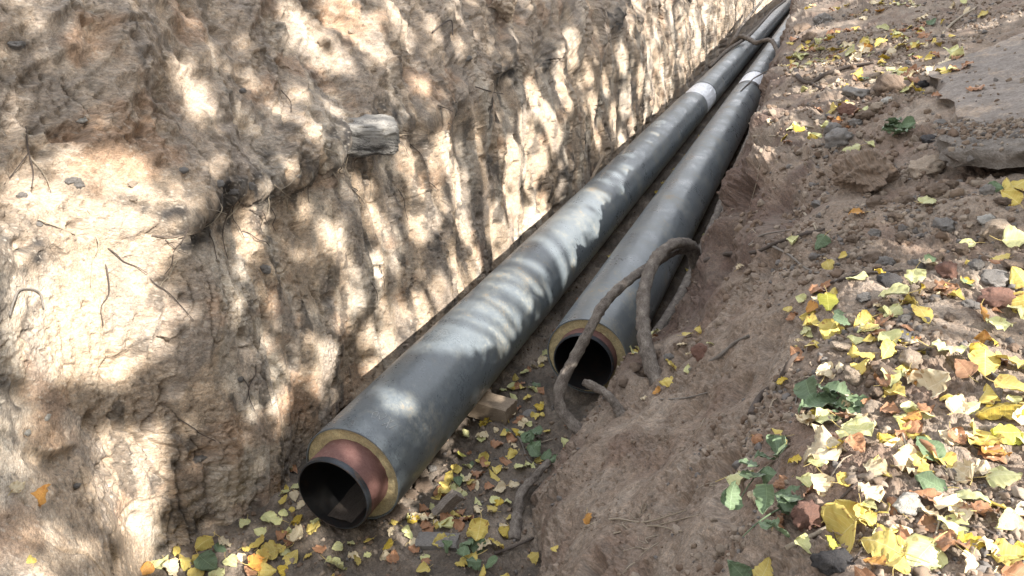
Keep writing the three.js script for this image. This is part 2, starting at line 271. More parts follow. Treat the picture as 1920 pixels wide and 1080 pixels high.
const primerTex = tex(512, (k, i, j) => { const q = (j * 2) * 1024 + i * 2, w = sstep(0.25, 0.95, casingM[q]), s = 0.03 * grainN[q]; return [lerp(0.42, 0.49, w) + s, lerp(0.295, 0.40, w) + s, lerp(0.27, 0.36, w) + s]; }, true);
const primerMat = new THREE.MeshStandardMaterial({ map: scaled(primerTex, 2, 3), roughness: 0.8, bumpMap: scaled(reliefTex, 3, 3), bumpScale: 0.001 });
const scaleTex = tex(512, (k, i, j) => { const q = (j * 2) * 1024 + i * 2, w = sstep(0.1, 0.9, casingN[q]), s = 0.02 * grainN[q]; return [lerp(0.22, 0.36, w) + s, lerp(0.235, 0.29, w) + s, lerp(0.255, 0.25, w) + s]; }, true);
const scaleMat = new THREE.MeshStandardMaterial({ map: scaled(scaleTex, 2, 3), roughness: 0.5, metalness: 0.5 });
const boreMat = new THREE.MeshStandardMaterial({ map: scaled(tex(512, (k, i, j) => { const q = (j * 2) * 1024 + i * 2, w = sstep(-0.2, 1.0, casingM[q]); return [lerp(0.12, 0.22, w), lerp(0.115, 0.16, w), lerp(0.115, 0.125, w)]; }, true), 2, 2), roughness: 0.6, metalness: 0.4 });
const wrapTex = tex(512, (k, i, j) => { const v = 0.86 + 0.05 * casingN[(j * 2) * 1024 + i * 2]; return [v, v * 1.005, v * 1.015]; }, true);
const wrapMat = new THREE.MeshStandardMaterial({ map: wrapTex, roughness: 0.45 });

function pipeline(x, zFront, steelOut, steelDrop, wrapNear, wrapFar, label, clockwork) {
  const o = new THREE.Group(); o.position.set(x, R, 0);
  part(o, 'casing', tube(zFront, wrapNear, R, R - 0.006, 112, 60, 0.0012), casingMat);
  part(o, 'casing', tube(wrapFar, -44, R, R - 0.006, 96, 60, 0.0015), casingMat);
  const inner = zFront - 0.012, foam = part(o, 'foam_ring', ringSurface(inner, inner, R - 0.006, RS - 0.004, 112, 1), foamMat);
  foam.geometry = (() => { // ragged foam face
    const g = ringSurface(inner, inner, R - 0.006, RS - 0.003, 140, 10), p = g.attributes.position; for (let i = 0; i < p.count; i++) p.setZ(i, p.getZ(i) + 0.003 * n3(p.getX(i) * 25, p.getY(i) * 25, x) + 0.001 * n3(p.getX(i) * 80, p.getY(i) * 80, x)); g.computeVertexNormals(); return g; })();
  const zs = zFront + steelOut, band = 0.026;
  const steel = part(o, 'steel_pipe', ringSurface(zFront - 0.4, zs - band, RS, RS, 112, 4), primerMat); steel.position.y = steelDrop;
  part(steel, 'bare_end', mergeGeometries([ringSurface(zs - band, zs - 0.004, RS - 0.0006, RS - 0.0006, 112), ringSurface(zs - 0.004, zs, RS - 0.0006, RS - 0.005, 112), ringSurface(zs, zs, RS - 0.005, RS - 0.009, 112)]), scaleMat);
  part(steel, 'bore', ringSurface(zs, zFront - 9, RS - 0.009, RS - 0.009, 96, 4), boreMat);
  part(steel, 'bore_end', new THREE.CircleGeometry(RS, 48).translate(0, 0, zFront - 9), boreMat);
  // white shrink wrap over the welded joint: puckered film, narrower than the casing
  const wg = ringSurface(wrapFar - 0.04, wrapNear + 0.01, R - 0.011, R - 0.011, 160, 26), wp = wg.attributes.position;
  for (let i = 0; i < wp.count; i++) { const a = Math.atan2(wp.getY(i), wp.getX(i)), z = wp.getZ(i), k = 1 + (0.006 * Math.abs(n3(a * 4 + z * 2.2, z * 3, x)) + 0.003 * n3(a * 13, z * 7, x)) / R; wp.setXY(i, wp.getX(i) * k, wp.getY(i) * k); }
  wg.computeVertexNormals(); part(o, 'joint_wrap', wg, wrapMat);
  return o;
}
const pipeA = put(pipeline(-1.5786, -2.2544, 0.145, 0, -11.35, -12.35), 'insulated_pipe', 'long grey insulated pipe lying along the sandy cut wall, red steel end protruding', 'pipe', 'insulated pipes laid in the trench');
const pipeB = put(pipeline(-0.9418, -3.6065, 0.075, 0, -12.5, -13.9), 'insulated_pipe', 'grey insulated pipe beside the brown bank, its open end crossed by a root', 'pipe', 'insulated pipes laid in the trench');
part(pipeB, 'black_strap', ringSurface(-12.75, -12.5, R + 0.002, R + 0.002, 96), blackMat);
// measured places: sunlit spots [x, y, z, radius], leaves and stones [x, y, z, size, kind], twigs [tone, radius, end radius, points]
const SUNLIT = [[-2.36,1.35,-1.89,0.16],[-2.29,1.37,-2,0.13],[-2.21,1.35,-2.08,0.09],[-2.32,1.21,-1.84,0.15],[-2.31,1.09,-1.71,0.1],[-2.27,1.09,-1.87,0.1],[-2.22,0.98,-1.89,0.08],[-2.3,1.01,-1.65,0.07],[-2.27,0.85,-1.81,0.05],[-2.35,1.32,-1.71,0.06],[-2.23,0.52,-1.74,0.06],[-2.21,0.39,-1.73,0.08],[-2.22,0.21,-1.72,0.06],[-2.19,0.1,-1.68,0.04],[-2.2,0.5,-1.83,0.04],[-2.18,0.33,-1.64,0.05],[-2.18,1.22,-2.64,0.03],[-2.17,1.16,-2.59,0.04],[-2.17,1.09,-2.53,0.03],[-2.15,1.04,-2.44,0.02],[-2.1,0.97,-3.03,0.04],[-2.1,0.84,-3.09,0.04],[-2.1,0.69,-3.16,0.04],[-2.09,0.57,-3.17,0.04],[-2.15,0.93,-3.51,0.05],[-2.12,0.78,-3.59,0.06],[-2.1,0.66,-3.42,0.05],[-2.11,0.64,-3.65,0.04],[-2.19,1.07,-3.54,0.04],[-2.11,1.4,-3.3,0.04],[-2.15,1.36,-3.52,0.04],[-2.17,1.4,-3.69,0.03],[-2.17,1.13,-3.94,0.06],[-2.09,1.01,-4.04,0.07],[-2.06,1.09,-4.28,0.07],[-2.14,1.08,-4.8,0.07],[-2.07,0.79,-4.13,0.07],[-2.09,0.83,-4.49,0.09],[-2.07,0.82,-4.8,0.09],[-2.11,0.74,-3.92,0.05],[-2.05,0.54,-4.47,0.07],[-2.07,0.54,-4.84,0.08],[-2.06,0.31,-5.06,0.1],[-2.03,0.18,-4.95,0.09],[-1.98,0.21,-4.57,0.07],[-1.95,0.2,-4.24,0.06],[-1.98,0.4,-4.15,0.05],[-2.1,0.77,-5.52,0.1],[-2.15,0.89,-5.94,0.1],[-2.08,0.48,-5.47,0.1],[-2.11,0.54,-5.92,0.09],[-2.1,0.66,-6.16,0.09],[-2.17,1.15,-6.2,0.08],[-2.13,0.99,-6.37,0.07],[-2.07,0.78,-6.49,0.08],[-2.19,1.27,-6.98,0.09],[-2.22,1.41,-7.39,0.1],[-2.11,1.04,-6.91,0.07],[-2.08,0.17,-5.78,0.07],[-2.08,0.2,-6.12,0.07],[-1.99,0.35,-3.92,0.04],[-2.01,0.31,-3.75,0.04],[-2.04,0.27,-3.59,0.04],[-2.09,0.39,-3.44,0.04],[-2.05,0.25,-3.46,0.03],[-2.09,0.28,-3.26,0.04],[-2.06,0.44,-2.87,0.04],[-2.04,0.37,-2.79,0.04],[-2.04,0.31,-2.7,0.03],[-2.06,0.35,-2.44,0.03],[-2.02,0.32,-2.37,0.02],[-2.08,0.44,-2.58,0.02],[-2.1,0.5,-3.04,0.03],[-2.41,1.8,-2.56,0.04],[-2.4,1.72,-2.59,0.04],[-2.33,1.64,-2.55,0.03],[-2.29,1.59,-2.54,0.02],[-2.52,1.89,-3.53,0.07],[-2.46,1.78,-3.61,0.07],[-2.38,1.72,-3.68,0.06],[-2.42,1.83,-3.98,0.07],[-2.5,1.92,-3.9,0.07],[-2.28,1.72,-3.97,0.06],[-2.38,1.79,-4.42,0.06],[-2.18,1.47,-2.45,0.02],[-2.17,1.45,-2.37,0.02],[-2.29,1.55,-3.02,0.03],[-2.3,1.6,-3.17,0.03],[-2.24,1.5,-3.37,0.04],[-2.16,1.46,-3.06,0.03],[-2.33,1.77,-4.75,0.05],[-2.25,1.66,-4.9,0.05],[-2.2,1.51,-4.24,0.04],[-2.13,1.37,-2.8,0.02],[-2.38,1.92,-4.3,0.06],[-2.35,1.88,-5.13,0.06],[-2.12,0.78,-7.91,0.08],[-2.21,0.94,-8.64,0.09],[-2.12,0.5,-8.85,0.08],[-2.1,0.41,-8.1,0.07],[-2.1,0.59,-9.42,0.1],[-2.09,0.75,-10.11,0.1],[-2.16,1.1,-9.29,0.09],[-2.18,0.99,-10.97,0.09],[-2.17,0.65,-11.99,0.1],[-2.2,1.22,-11.52,0.1],[-2.15,0.84,-13.16,0.11],[-2.19,1.13,-13.77,0.12],[-2.2,0.77,-15.87,0.11],[-2.29,1.08,-17.07,0.12],[-2.24,0.69,-19.58,0.12],[-2.25,1.08,-19.85,0.12],[-2.27,0.86,-23.89,0.15],[-2.24,0.52,-24.71,0.12],[-2.32,1.26,-15.7,0.1],[-2.27,1.42,-13.1,0.08],[-2.2,1.49,-9.79,0.08],[-2.16,1.46,-8.6,0.07],[-2.06,0.3,-9.62,0.07],[0.14,1.2,-2.37,0.06],[0.15,1.22,-2.08,0.06],[0.26,1.26,-2.25,0.07],[0.35,1.28,-2.4,0.07],[0.41,1.29,-2.17,0.08],[0.55,1.3,-2.41,0.08],[0.58,1.28,-2.19,0.08],[0.23,1.23,-1.97,0.06],[0.33,1.26,-1.98,0.07],[0.43,1.26,-1.92,0.08],[0.51,1.28,-1.82,0.08],[0.16,1.16,-1.9,0.05],[0.15,1.2,-1.63,0.06],[0.25,1.2,-1.76,0.07],[0.33,1.24,-1.72,0.07],[0.43,1.23,-1.7,0.08],[0.51,1.22,-1.66,0.08],[0.24,1.22,-1.51,0.06],[0.33,1.22,-1.5,0.07],[0.41,1.23,-1.46,0.07],[0.17,1.15,-1.38,0.06],[0.26,1.18,-1.36,0.07],[0.35,1.2,-1.33,0.07],[0.45,1.21,-1.35,0.07],[0.1,1.13,-1.47,0.03],[0.08,1.08,-1.38,0.03],[-0.09,0.92,-1.64,0.03],[-0.18,0.78,-1.75,0.03],[-0.3,0.62,-1.89,0.02],[-0.4,0.57,-1.82,0.02],[0.68,1.33,-2.75,0.05],[0.65,1.35,-2.9,0.04],[0.42,1.28,-2.86,0.03],[-0.11,1.47,-6.09,0.07],[0.05,1.44,-5.58,0.07],[0.17,1.54,-5.91,0.07],[0.23,1.47,-5.23,0.07],[0.12,1.41,-4.97,0.05],[0.3,1.54,-5.72,0.06],[0.38,1.6,-6.45,0.05],[0.09,1.58,-7.96,0.07],[0.26,1.67,-8.15,0.06],[-0.11,1.5,-7.25,0.05],[0.37,1.48,-5.03,0.04],[0.46,1.68,-6.91,0.04],[0.66,1.62,-5.68,0.03],[0.88,1.75,-6.26,0.04],[1.17,1.85,-6.4,0.05],[1.04,1.78,-6.31,0.04],[-2.12,-0.01,-1.78,0.03],[-1.87,0.01,-1.86,0.03]];
const LEAVES = [[0.142,1.207,-2.41,0.075,"L"],[0.153,1.196,-2.237,0.076,"Y"],[0.086,1.165,-2.278,0.041,"P"],[0.098,1.186,-2.429,0.043,"O"],[0.227,1.248,-2.017,0.051,"Y"],[0.274,1.266,-2.027,0.055,"Y"],[0.308,1.279,-2.367,0.084,"P"],[0.385,1.294,-2.513,0.072,"P"],[0.232,1.24,-2.24,0.06,"Y"],[0.376,1.294,-2.22,0.07,"Y"],[0.411,1.285,-2.023,0.079,"P"],[0.486,1.288,-1.976,0.078,"Y"],[0.399,1.248,-1.911,0.098,"C"],[0.336,1.238,-1.937,0.045,"O"],[0.195,1.175,-1.896,0.045,"O"],[0.316,1.234,-1.751,0.05,"O"],[0.5,1.264,-1.799,0.094,"S"],[0.453,1.231,-1.689,0.082,"Y"],[0.503,1.251,-1.727,0.067,"L"],[0.135,1.192,-1.625,0.095,"C"],[0.29,1.227,-1.595,0.062,"C"],[0.131,1.143,-1.877,0.098,"G"],[0.066,1.124,-1.676,0.058,"G"],[0.217,1.219,-1.648,0.095,"P"],[0.209,1.221,-1.598,0.047,"B"],[0.415,1.208,-1.599,0.071,"C"],[0.45,1.215,-1.602,0.048,"C"],[0.481,1.235,-1.57,0.063,"P"],[0.322,1.21,-1.572,0.07,"Y"],[0.177,1.19,-1.521,0.038,"Y"],[0.172,1.162,-1.457,0.059,"Y"],[0.233,1.191,-1.432,0.036,"P"],[0.219,1.206,-1.46,0.051,"C"],[0.313,1.21,-1.469,0.067,"B"],[0.354,1.219,-1.442,0.059,"C"],[0.421,1.216,-1.502,0.068,"P"],[0.395,1.223,-1.423,0.033,"C"],[0.19,1.155,-1.381,0.108,"Y"],[0.241,1.182,-1.321,0.09,"Y"],[0.307,1.187,-1.313,0.083,"P"],[0.459,1.212,-1.351,0.064,"Y"],[0.363,1.206,-1.357,0.064,"B"],[-0.025,0.959,-1.748,0.071,"P"],[0.055,1.022,-1.388,0.053,"Y"],[0,0.974,-1.406,0.061,"G"],[0.084,1.097,-1.509,0.07,"G"],[0.077,1.072,-1.461,0.046,"B"],[0.288,1.187,-1.389,0.043,"C"],[0.226,1.191,-1.261,0.04,"O"],[0.553,1.276,-2.241,0.072,"P"],[0.522,1.272,-2.177,0.06,"O"],[0.638,1.345,-2.507,0.067,"Y"],[0.638,1.284,-2.433,0.088,"Y"],[0.707,1.346,-2.85,0.088,"P"],[0.472,1.296,-2.439,0.065,"B"],[0.507,1.313,-2.473,0.044,"G"],[0.531,1.289,-2.312,0.052,"O"],[0.454,1.273,-2.768,0.042,"G"],[0.562,1.3,-2.88,0.063,"P"],[0.64,1.316,-2.738,0.06,"Y"],[0.564,1.294,-1.987,0.093,"Y"],[0.539,1.296,-1.847,0.087,"Y"],[0.39,1.242,-1.698,0.049,"C"],[0.43,1.241,-1.716,0.05,"C"],[0.403,1.235,-1.688,0.041,"B"],[0.193,1.209,-2.895,0.038,"Y"],[0.116,1.205,-3.021,0.065,"G"],[0.148,1.187,-2.819,0.055,"Y"],[0.014,1.174,-3.09,0.04,"P"],[0.34,1.221,-1.659,0.064,"G"],[0.334,1.218,-1.519,0.068,"G"],[0.206,1.241,-2.042,0.037,"Y"],[0.25,1.262,-2.157,0.049,"Y"],[0.301,1.277,-2.252,0.06,"P"],[0.292,1.208,-1.715,0.041,"B"],[0.147,1.183,-2.02,0.056,"C"],[0.178,1.177,-1.778,0.059,"B"],[0.274,1.235,-1.919,0.036,"B"],[0.485,1.228,-1.656,0.057,"O"],[0.362,1.24,-1.801,0.043,"B"],[0.42,1.252,-1.804,0.051,"C"],[0.439,1.283,-1.959,0.054,"B"],[0.053,1.095,-1.583,0.04,"B"],[0.127,1.163,-1.517,0.053,"C"],[0.136,1.184,-1.575,0.046,"P"],[0.233,1.22,-1.548,0.046,"C"],[0.266,1.207,-1.445,0.044,"B"],[0.426,1.235,-1.429,0.051,"B"],[0.455,1.233,-1.415,0.051,"P"],[0.323,1.193,-1.414,0.044,"B"],[0.211,1.176,-1.423,0.044,"Y"],[0.155,1.158,-1.335,0.042,"L"],[0.267,1.2,-1.266,0.047,"Y"],[0.381,1.209,-1.3,0.041,"C"],[0.429,1.217,-1.36,0.043,"C"],[0.018,1.003,-1.644,0.05,"C"],[0.038,1.066,-1.657,0.041,"G"],[0.137,1.391,-4.928,0.091,"Y"],[0.222,1.348,-4.101,0.083,"P"],[0.296,1.37,-4.076,0.053,"P"],[0.224,1.294,-3.157,0.056,"O"],[0.472,1.367,-3.152,0.07,"P"],[0.717,1.441,-3.171,0.084,"Y"],[0.698,1.431,-3.084,0.073,"Y"],[0.667,1.44,-3.159,0.056,"G"],[0.409,1.635,-6.372,0.099,"Y"],[0.345,1.575,-6.492,0.11,"O"],[0.523,1.624,-6.224,0.106,"Y"],[0.612,1.639,-6.254,0.053,"O"],[0.863,1.755,-6.949,0.049,"Y"],[1.063,1.817,-6.668,0.076,"Y"],[0.834,1.71,-6.189,0.044,"Y"],[0.437,1.68,-6.938,0.098,"P"],[0.288,1.481,-5.55,0.063,"G"],[0.348,1.508,-5.283,0.075,"C"],[0.374,1.518,-5.614,0.064,"Y"],[0.245,1.557,-5.931,0.101,"C"],[0.144,1.515,-6.4,0.072,"Y"],[0.467,1.606,-6.165,0.105,"C"],[0.521,1.543,-4.967,0.057,"Y"],[0.497,1.514,-4.951,0.064,"P"],[0.174,1.55,-7.003,0.059,"P"],[0.017,1.497,-7.041,0.08,"P"],[-0.064,1.439,-6.626,0.075,"Y"],[-0.254,1.466,-7.896,0.067,"Y"],[-0.112,1.457,-7.047,0.08,"P"],[0.056,1.518,-6.01,0.068,"C"],[0.227,1.555,-6.418,0.091,"P"],[0.315,1.559,-6.41,0.091,"C"],[0.141,1.583,-7.904,0.08,"Y"],[0.35,1.683,-8.164,0.083,"C"],[0.218,1.713,-9.662,0.082,"Y"],[0.451,1.785,-8.772,0.074,"C"],[0.469,1.742,-8.168,0.092,"O"],[0.163,1.42,-5.068,0.058,"C"],[0.001,1.406,-5.353,0.061,"C"],[0.157,1.373,-4.659,0.04,"O"],[1.067,1.798,-7.461,0.076,"C"],[1.006,1.814,-7.754,0.066,"C"],[0.749,1.445,-3.198,0.076,"Y"],[1.081,1.849,-7.77,0.066,"P"],[0.797,1.741,-7.001,0.079,"G"],[-0.43,0.494,-3.156,0.069,"Y"],[-0.401,0.549,-2.913,0.065,"Y"],[-0.394,0.56,-3.243,0.047,"C"],[-0.372,0.594,-3.3,0.059,"Y"],[-0.335,0.631,-3.291,0.047,"Y"],[-0.334,0.62,-3.045,0.039,"C"],[-0.325,0.621,-2.919,0.043,"P"],[0.035,1.097,-2.595,0.036,"Y"],[-0.502,0.422,-2.956,0.028,"C"],[0.001,1.021,-1.88,0.036,"B"],[0.041,1.097,-2.08,0.034,"S"],[0.016,1.175,-3.089,0.052,"P"],[0.048,1.059,-1.815,0.048,"G"],[-0.241,0.785,-2.855,0.031,"P"],[-0.189,0.902,-3.459,0.036,"C"],[-0.694,-0.042,-5.363,0.075,"P"],[-0.433,0.493,-2.935,0.044,"O"],[-1.014,0.036,-2.29,0.103,"Y"],[-1.018,0.002,-2.177,0.101,"Y"],[-0.988,0.023,-2.229,0.055,"C"],[-0.785,-0.021,-2.311,0.065,"Y"],[-0.518,0.408,-2.107,0.048,"O"],[-0.636,0.22,-2.13,0.034,"Y"],[-1.174,-0.001,-2.222,0.076,"Y"],[-1.366,-0.015,-2.157,0.057,"S"],[-1.535,0.025,-2.037,0.047,"P"],[-1.885,0.007,-2.094,0.071,"P"],[-1.796,-0.001,-2.145,0.06,"S"],[-1.636,0.011,-2.177,0.069,"S"],[-1.58,0.006,-2.197,0.059,"L"],[-1.678,0.021,-2.112,0.068,"Y"],[-1.773,0.018,-1.89,0.076,"Y"],[-1.485,-0.004,-1.955,0.103,"P"],[-1.191,0.012,-2.331,0.048,"Y"],[-1.319,-0.029,-2.44,0.06,"P"],[-1.315,-0.03,-2.554,0.072,"Y"],[-1.249,-0.051,-2.609,0.062,"P"],[-1.286,-0.038,-2.669,0.052,"G"],[-1.226,-0.039,-2.694,0.042,"Y"],[-1.331,-0.013,-2.731,0.042,"Y"],[-1.251,-0.052,-2.883,0.044,"Y"],[-1.216,-0.043,-2.856,0.032,"Y"],[-1.3,-0.067,-2.849,0.038,"G"],[-1.039,-0.066,-3.258,0.046,"Y"],[-1.171,-0.042,-3.272,0.041,"C"],[-1.252,-0.042,-3.291,0.035,"C"],[-1.142,-0.047,-3.434,0.042,"P"],[-1.115,-0.046,-3.373,0.036,"Y"],[-1.23,-0.031,-3.468,0.049,"Y"],[-1.344,-0.049,-3.583,0.056,"S"],[-1.402,-0.048,-3.528,0.05,"P"],[-1.386,-0.047,-3.695,0.045,"Y"],[-1.343,-0.042,-3.743,0.058,"P"],[-1.297,-0.065,-3.907,0.046,"Y"],[-1.234,-0.018,-3.607,0.062,"G"],[-0.951,-0.018,-2.565,0.05,"Y"],[-1.059,-0.018,-2.516,0.05,"Y"],[-1.072,-0.028,-2.678,0.062,"C"],[-1.019,0.024,-2.256,0.074,"G"],[-0.955,0.007,-2.286,0.075,"Y"],[-1.062,0.015,-2.333,0.047,"Y"],[-0.94,-0.018,-2.392,0.077,"S"],[-1.386,0.002,-2.212,0.039,"C"],[-1.274,-0.009,-2.212,0.048,"C"],[-1.448,-0.015,-2.139,0.048,"Y"],[-1.364,-0.026,-2.116,0.047,"C"],[-1.433,-0.006,-2.015,0.047,"Y"],[-1.503,0.007,-2.098,0.038,"P"],[-1.414,-0.016,-2.072,0.038,"P"],[-1.39,0.014,-2.26,0.039,"Y"],[-1.848,0.013,-1.966,0.069,"Y"],[-1.913,-0.011,-2.04,0.06,"P"],[-1.748,0.02,-1.949,0.048,"Y"],[-1.728,0.013,-1.985,0.048,"B"],[-1.701,0.01,-1.946,0.057,"P"],[-1.716,0.025,-2.037,0.078,"C"],[-1.615,0.018,-1.957,0.038,"Y"],[-1.322,0.005,-2.246,0.038,"P"],[-1.128,0.003,-2.26,0.038,"P"],[-1.013,-0.009,-2.691,0.051,"C"],[-1.054,-0.059,-2.903,0.065,"P"],[-0.953,-0.051,-2.949,0.054,"O"],[-1.001,-0.077,-3.025,0.055,"Y"],[-1.283,-0.025,-3.12,0.034,"C"],[-1.229,-0.035,-3.135,0.034,"G"],[-1.441,-0.069,-3.087,0.058,"P"],[-1.371,-0.047,-2.878,0.055,"L"],[-1.307,-0.044,-2.593,0.073,"Y"],[-1.25,0,-2.367,0.049,"C"],[-1.068,-0.021,-2.588,0.05,"P"],[-0.95,-0.022,-2.496,0.049,"Y"],[-0.934,0.014,-2.145,0.045,"Y"],[-1.173,-0.012,-2.071,0.055,"Y"],[-1.941,-0.001,-2.318,0.053,"P"],[-1.878,0.024,-2.25,0.052,"C"],[-1.912,0.021,-2.202,0.051,"Y"],[-1.88,0.008,-2.155,0.041,"P"],[-2.121,0.629,-1.338,0.072,"O"],[-2.151,0.686,-1.298,0.046,"C"],[-2.166,-0.016,-1.738,0.086,"P"],[-1.973,-0.006,-1.792,0.132,"G"],[-2.068,-0.006,-1.787,0.073,"Y"],[-1.998,-0.004,-1.885,0.061,"G"],[-2.144,-0.001,-1.805,0.043,"Y"],[-1.994,0.004,-2.03,0.056,"P"],[-1.926,-0.003,-2.11,0.075,"P"],[-1.79,0.001,-2.139,0.062,"S"],[-1.782,0.02,-1.898,0.094,"Y"],[-1.752,0.018,-1.943,0.035,"Y"],[-1.877,0.013,-1.911,0.042,"Y"],[-1.993,-0.009,-1.926,0.074,"C"],[-1.673,0.008,-1.938,0.07,"Y"],[-1.977,0.568,-1.165,0.025,"Y"],[-2.162,0.02,-1.66,0.061,"O"],[-2.072,-0.001,-1.877,0.086,"Y"],[-1.772,0.022,-1.852,0.082,"O"],[-1.719,0.016,-1.848,0.069,"Y"],[-1.878,0.001,-1.836,0.059,"P"],[-1.787,0.011,-1.821,0.058,"B"],[-2.096,-0.013,-1.722,0.073,"C"],[-1.997,-0.017,-1.757,0.072,"Y"],[-1.905,-0.007,-1.788,0.071,"P"]];
const STONES = [[0.256,1.342,-3.569,0.28,"B"],[0.002,1.605,-8.712,0.211,"G"],[-0.176,1.542,-8.411,0.175,"B"],[-0.091,1.508,-7.937,0.154,"B"],[0.241,1.465,-5.063,0.149,"G"],[0.404,1.519,-5.01,0.182,"B"],[0.207,1.409,-4.78,0.117,"R"],[0.286,1.419,-4.621,0.091,"B"],[0.244,1.38,-4.596,0.071,"G"],[0.132,1.386,-4.303,0.109,"G"],[0.155,1.367,-4.189,0.136,"G"],[0.39,1.474,-4.809,0.084,"W"],[0.342,1.455,-4.699,0.082,"T"],[0.583,1.537,-5.031,0.078,"D"],[0.665,1.493,-3.844,0.153,"T"],[0.494,1.386,-3.642,0.125,"T"],[0.529,1.446,-3.952,0.073,"D"],[0.495,1.434,-4.046,0.069,"B"],[0.582,1.499,-4.119,0.052,"G"],[0.538,1.425,-3.228,0.06,"B"],[0.497,1.403,-3.212,0.083,"B"],[0.506,1.333,-3.002,0.079,"G"],[0.625,1.376,-2.972,0.061,"W"],[0.647,1.354,-2.905,0.111,"T"],[0.29,1.329,-3.229,0.07,"B"],[0.098,1.178,-3.644,0.073,"G"],[0.677,1.533,-4.077,0.04,"G"],[0.305,1.285,-2.492,0.074,"D"],[0.473,1.32,-2.562,0.08,"R"],[0.585,1.3,-2.423,0.092,"R"],[0.511,1.299,-2.361,0.05,"G"],[0.194,1.213,-2.284,0.083,"T"],[0.172,1.229,-2.094,0.055,"T"],[0.373,1.281,-2.435,0.069,"T"],[0.316,1.249,-2.769,0.061,"G"],[0.277,1.249,-2.802,0.07,"B"],[0.206,1.209,-1.974,0.065,"T"],[0.333,1.266,-1.996,0.065,"T"],[0.274,1.244,-1.954,0.052,"B"],[0.247,1.198,-1.828,0.061,"T"],[0.253,1.218,-1.892,0.042,"B"],[0.118,1.127,-1.45,0.083,"R"],[0.164,1.166,-1.275,0.076,"D"],[0.317,1.276,-2.113,0.061,"G"],[0.331,1.285,-2.222,0.047,"G"],[-0.269,0.744,-2.852,0.089,"R"],[0.59,1.328,-2.518,0.076,"G"],[0.292,1.219,-1.443,0.056,"W"],[0.368,1.208,-1.347,0.036,"T"],[0.225,1.197,-1.764,0.042,"T"],[-0.043,0.93,-1.517,0.036,"T"],[0.374,1.285,-2.949,0.056,"B"],[0.405,1.281,-2.695,0.048,"G"],[0.413,1.294,-2.474,0.048,"B"],[0.546,1.302,-2.85,0.063,"B"],[0.549,1.341,-2.588,0.05,"G"],[0.292,1.267,-2.345,0.042,"B"],[0.237,1.26,-2.404,0.043,"G"],[0.402,1.29,-2.275,0.045,"T"],[0.45,1.283,-2.273,0.038,"B"],[0.644,1.358,-2.578,0.065,"B"],[0.29,1.276,-3.006,0.048,"G"],[0.153,1.203,-2.982,0.044,"B"],[0.219,1.255,-2.98,0.048,"B"],[0.361,1.315,-3.109,0.054,"B"],[0.402,1.344,-3.241,0.061,"B"],[0.634,1.447,-3.11,0.054,"G"],[0.681,1.426,-3.061,0.058,"B"],[-0.524,0.451,-3.323,0.079,"B"],[-0.446,0.507,-3.22,0.051,"G"],[-0.419,0.556,-3.256,0.046,"B"],[-1.181,-0.054,-3.364,0.064,"G"],[-1.278,-0.052,-3.393,0.053,"G"],[-1.412,-0.015,-2.563,0.087,"B"],[-1.411,0.014,-2.317,0.097,"B"],[-1.364,-0.021,-2.644,0.057,"B"],[-1.437,-0.016,-2.486,0.065,"B"],[-1.394,-0.056,-2.911,0.06,"B"],[-1.264,-0.063,-2.877,0.048,"B"],[-1.423,-0.005,-2.686,0.047,"G"],[-1.066,-0.057,-3.968,0.045,"W"],[-0.614,0.395,-3.273,0.063,"B"],[-0.56,0.378,-3.271,0.052,"B"],[-0.639,0.36,-3.165,0.057,"B"],[-1.937,0.046,-10.634,0.076,"T"],[-2.017,0.065,-10.138,0.087,"R"],[-2.105,0.105,-11.269,0.08,"B"],[-2.072,0.066,-9.597,0.083,"T"],[-2.572,1.942,-1.98,0.063,"B"],[-2.428,1.683,-2.052,0.036,"W"],[-2.445,1.801,-3.641,0.073,"T"],[-2.133,1.397,-2.359,0.041,"G"],[-2.129,0.959,-2.561,0.054,"G"],[-2.39,1.386,-1.765,0.03,"G"],[-2.458,1.475,-1.778,0.03,"D"],[-2.152,0.902,-1.994,0.084,"T"],[-2.063,0.599,-2.232,0.038,"G"],[-2.247,0.786,-1.436,0.029,"W"],[-2.244,0.801,-1.514,0.03,"W"],[-2.138,0.332,-2.003,0.063,"B"],[-2.134,0.58,-1.474,0.03,"B"],[-2.394,1.865,-5.987,0.312,"T"],[-2.396,1.493,-1.928,0.048,"R"],[-2.38,1.481,-1.944,0.052,"R"],[-2.275,1.456,-2.077,0.035,"T"],[-2.19,1.473,-2.244,0.036,"B"],[-2.264,1.404,-2.052,0.031,"T"],[-2.134,1.339,-2.537,0.047,"D"],[-2.128,1.345,-2.431,0.037,"D"],[-2.375,1.671,-2.858,0.041,"B"],[-2.283,1.647,-3.839,0.043,"T"],[-2.451,1.832,-3.92,0.038,"T"],[-2.199,1.583,-4.959,0.06,"D"],[-2.195,1.402,-3.769,0.043,"B"],[-2.1,1.316,-2.822,0.03,"B"]];
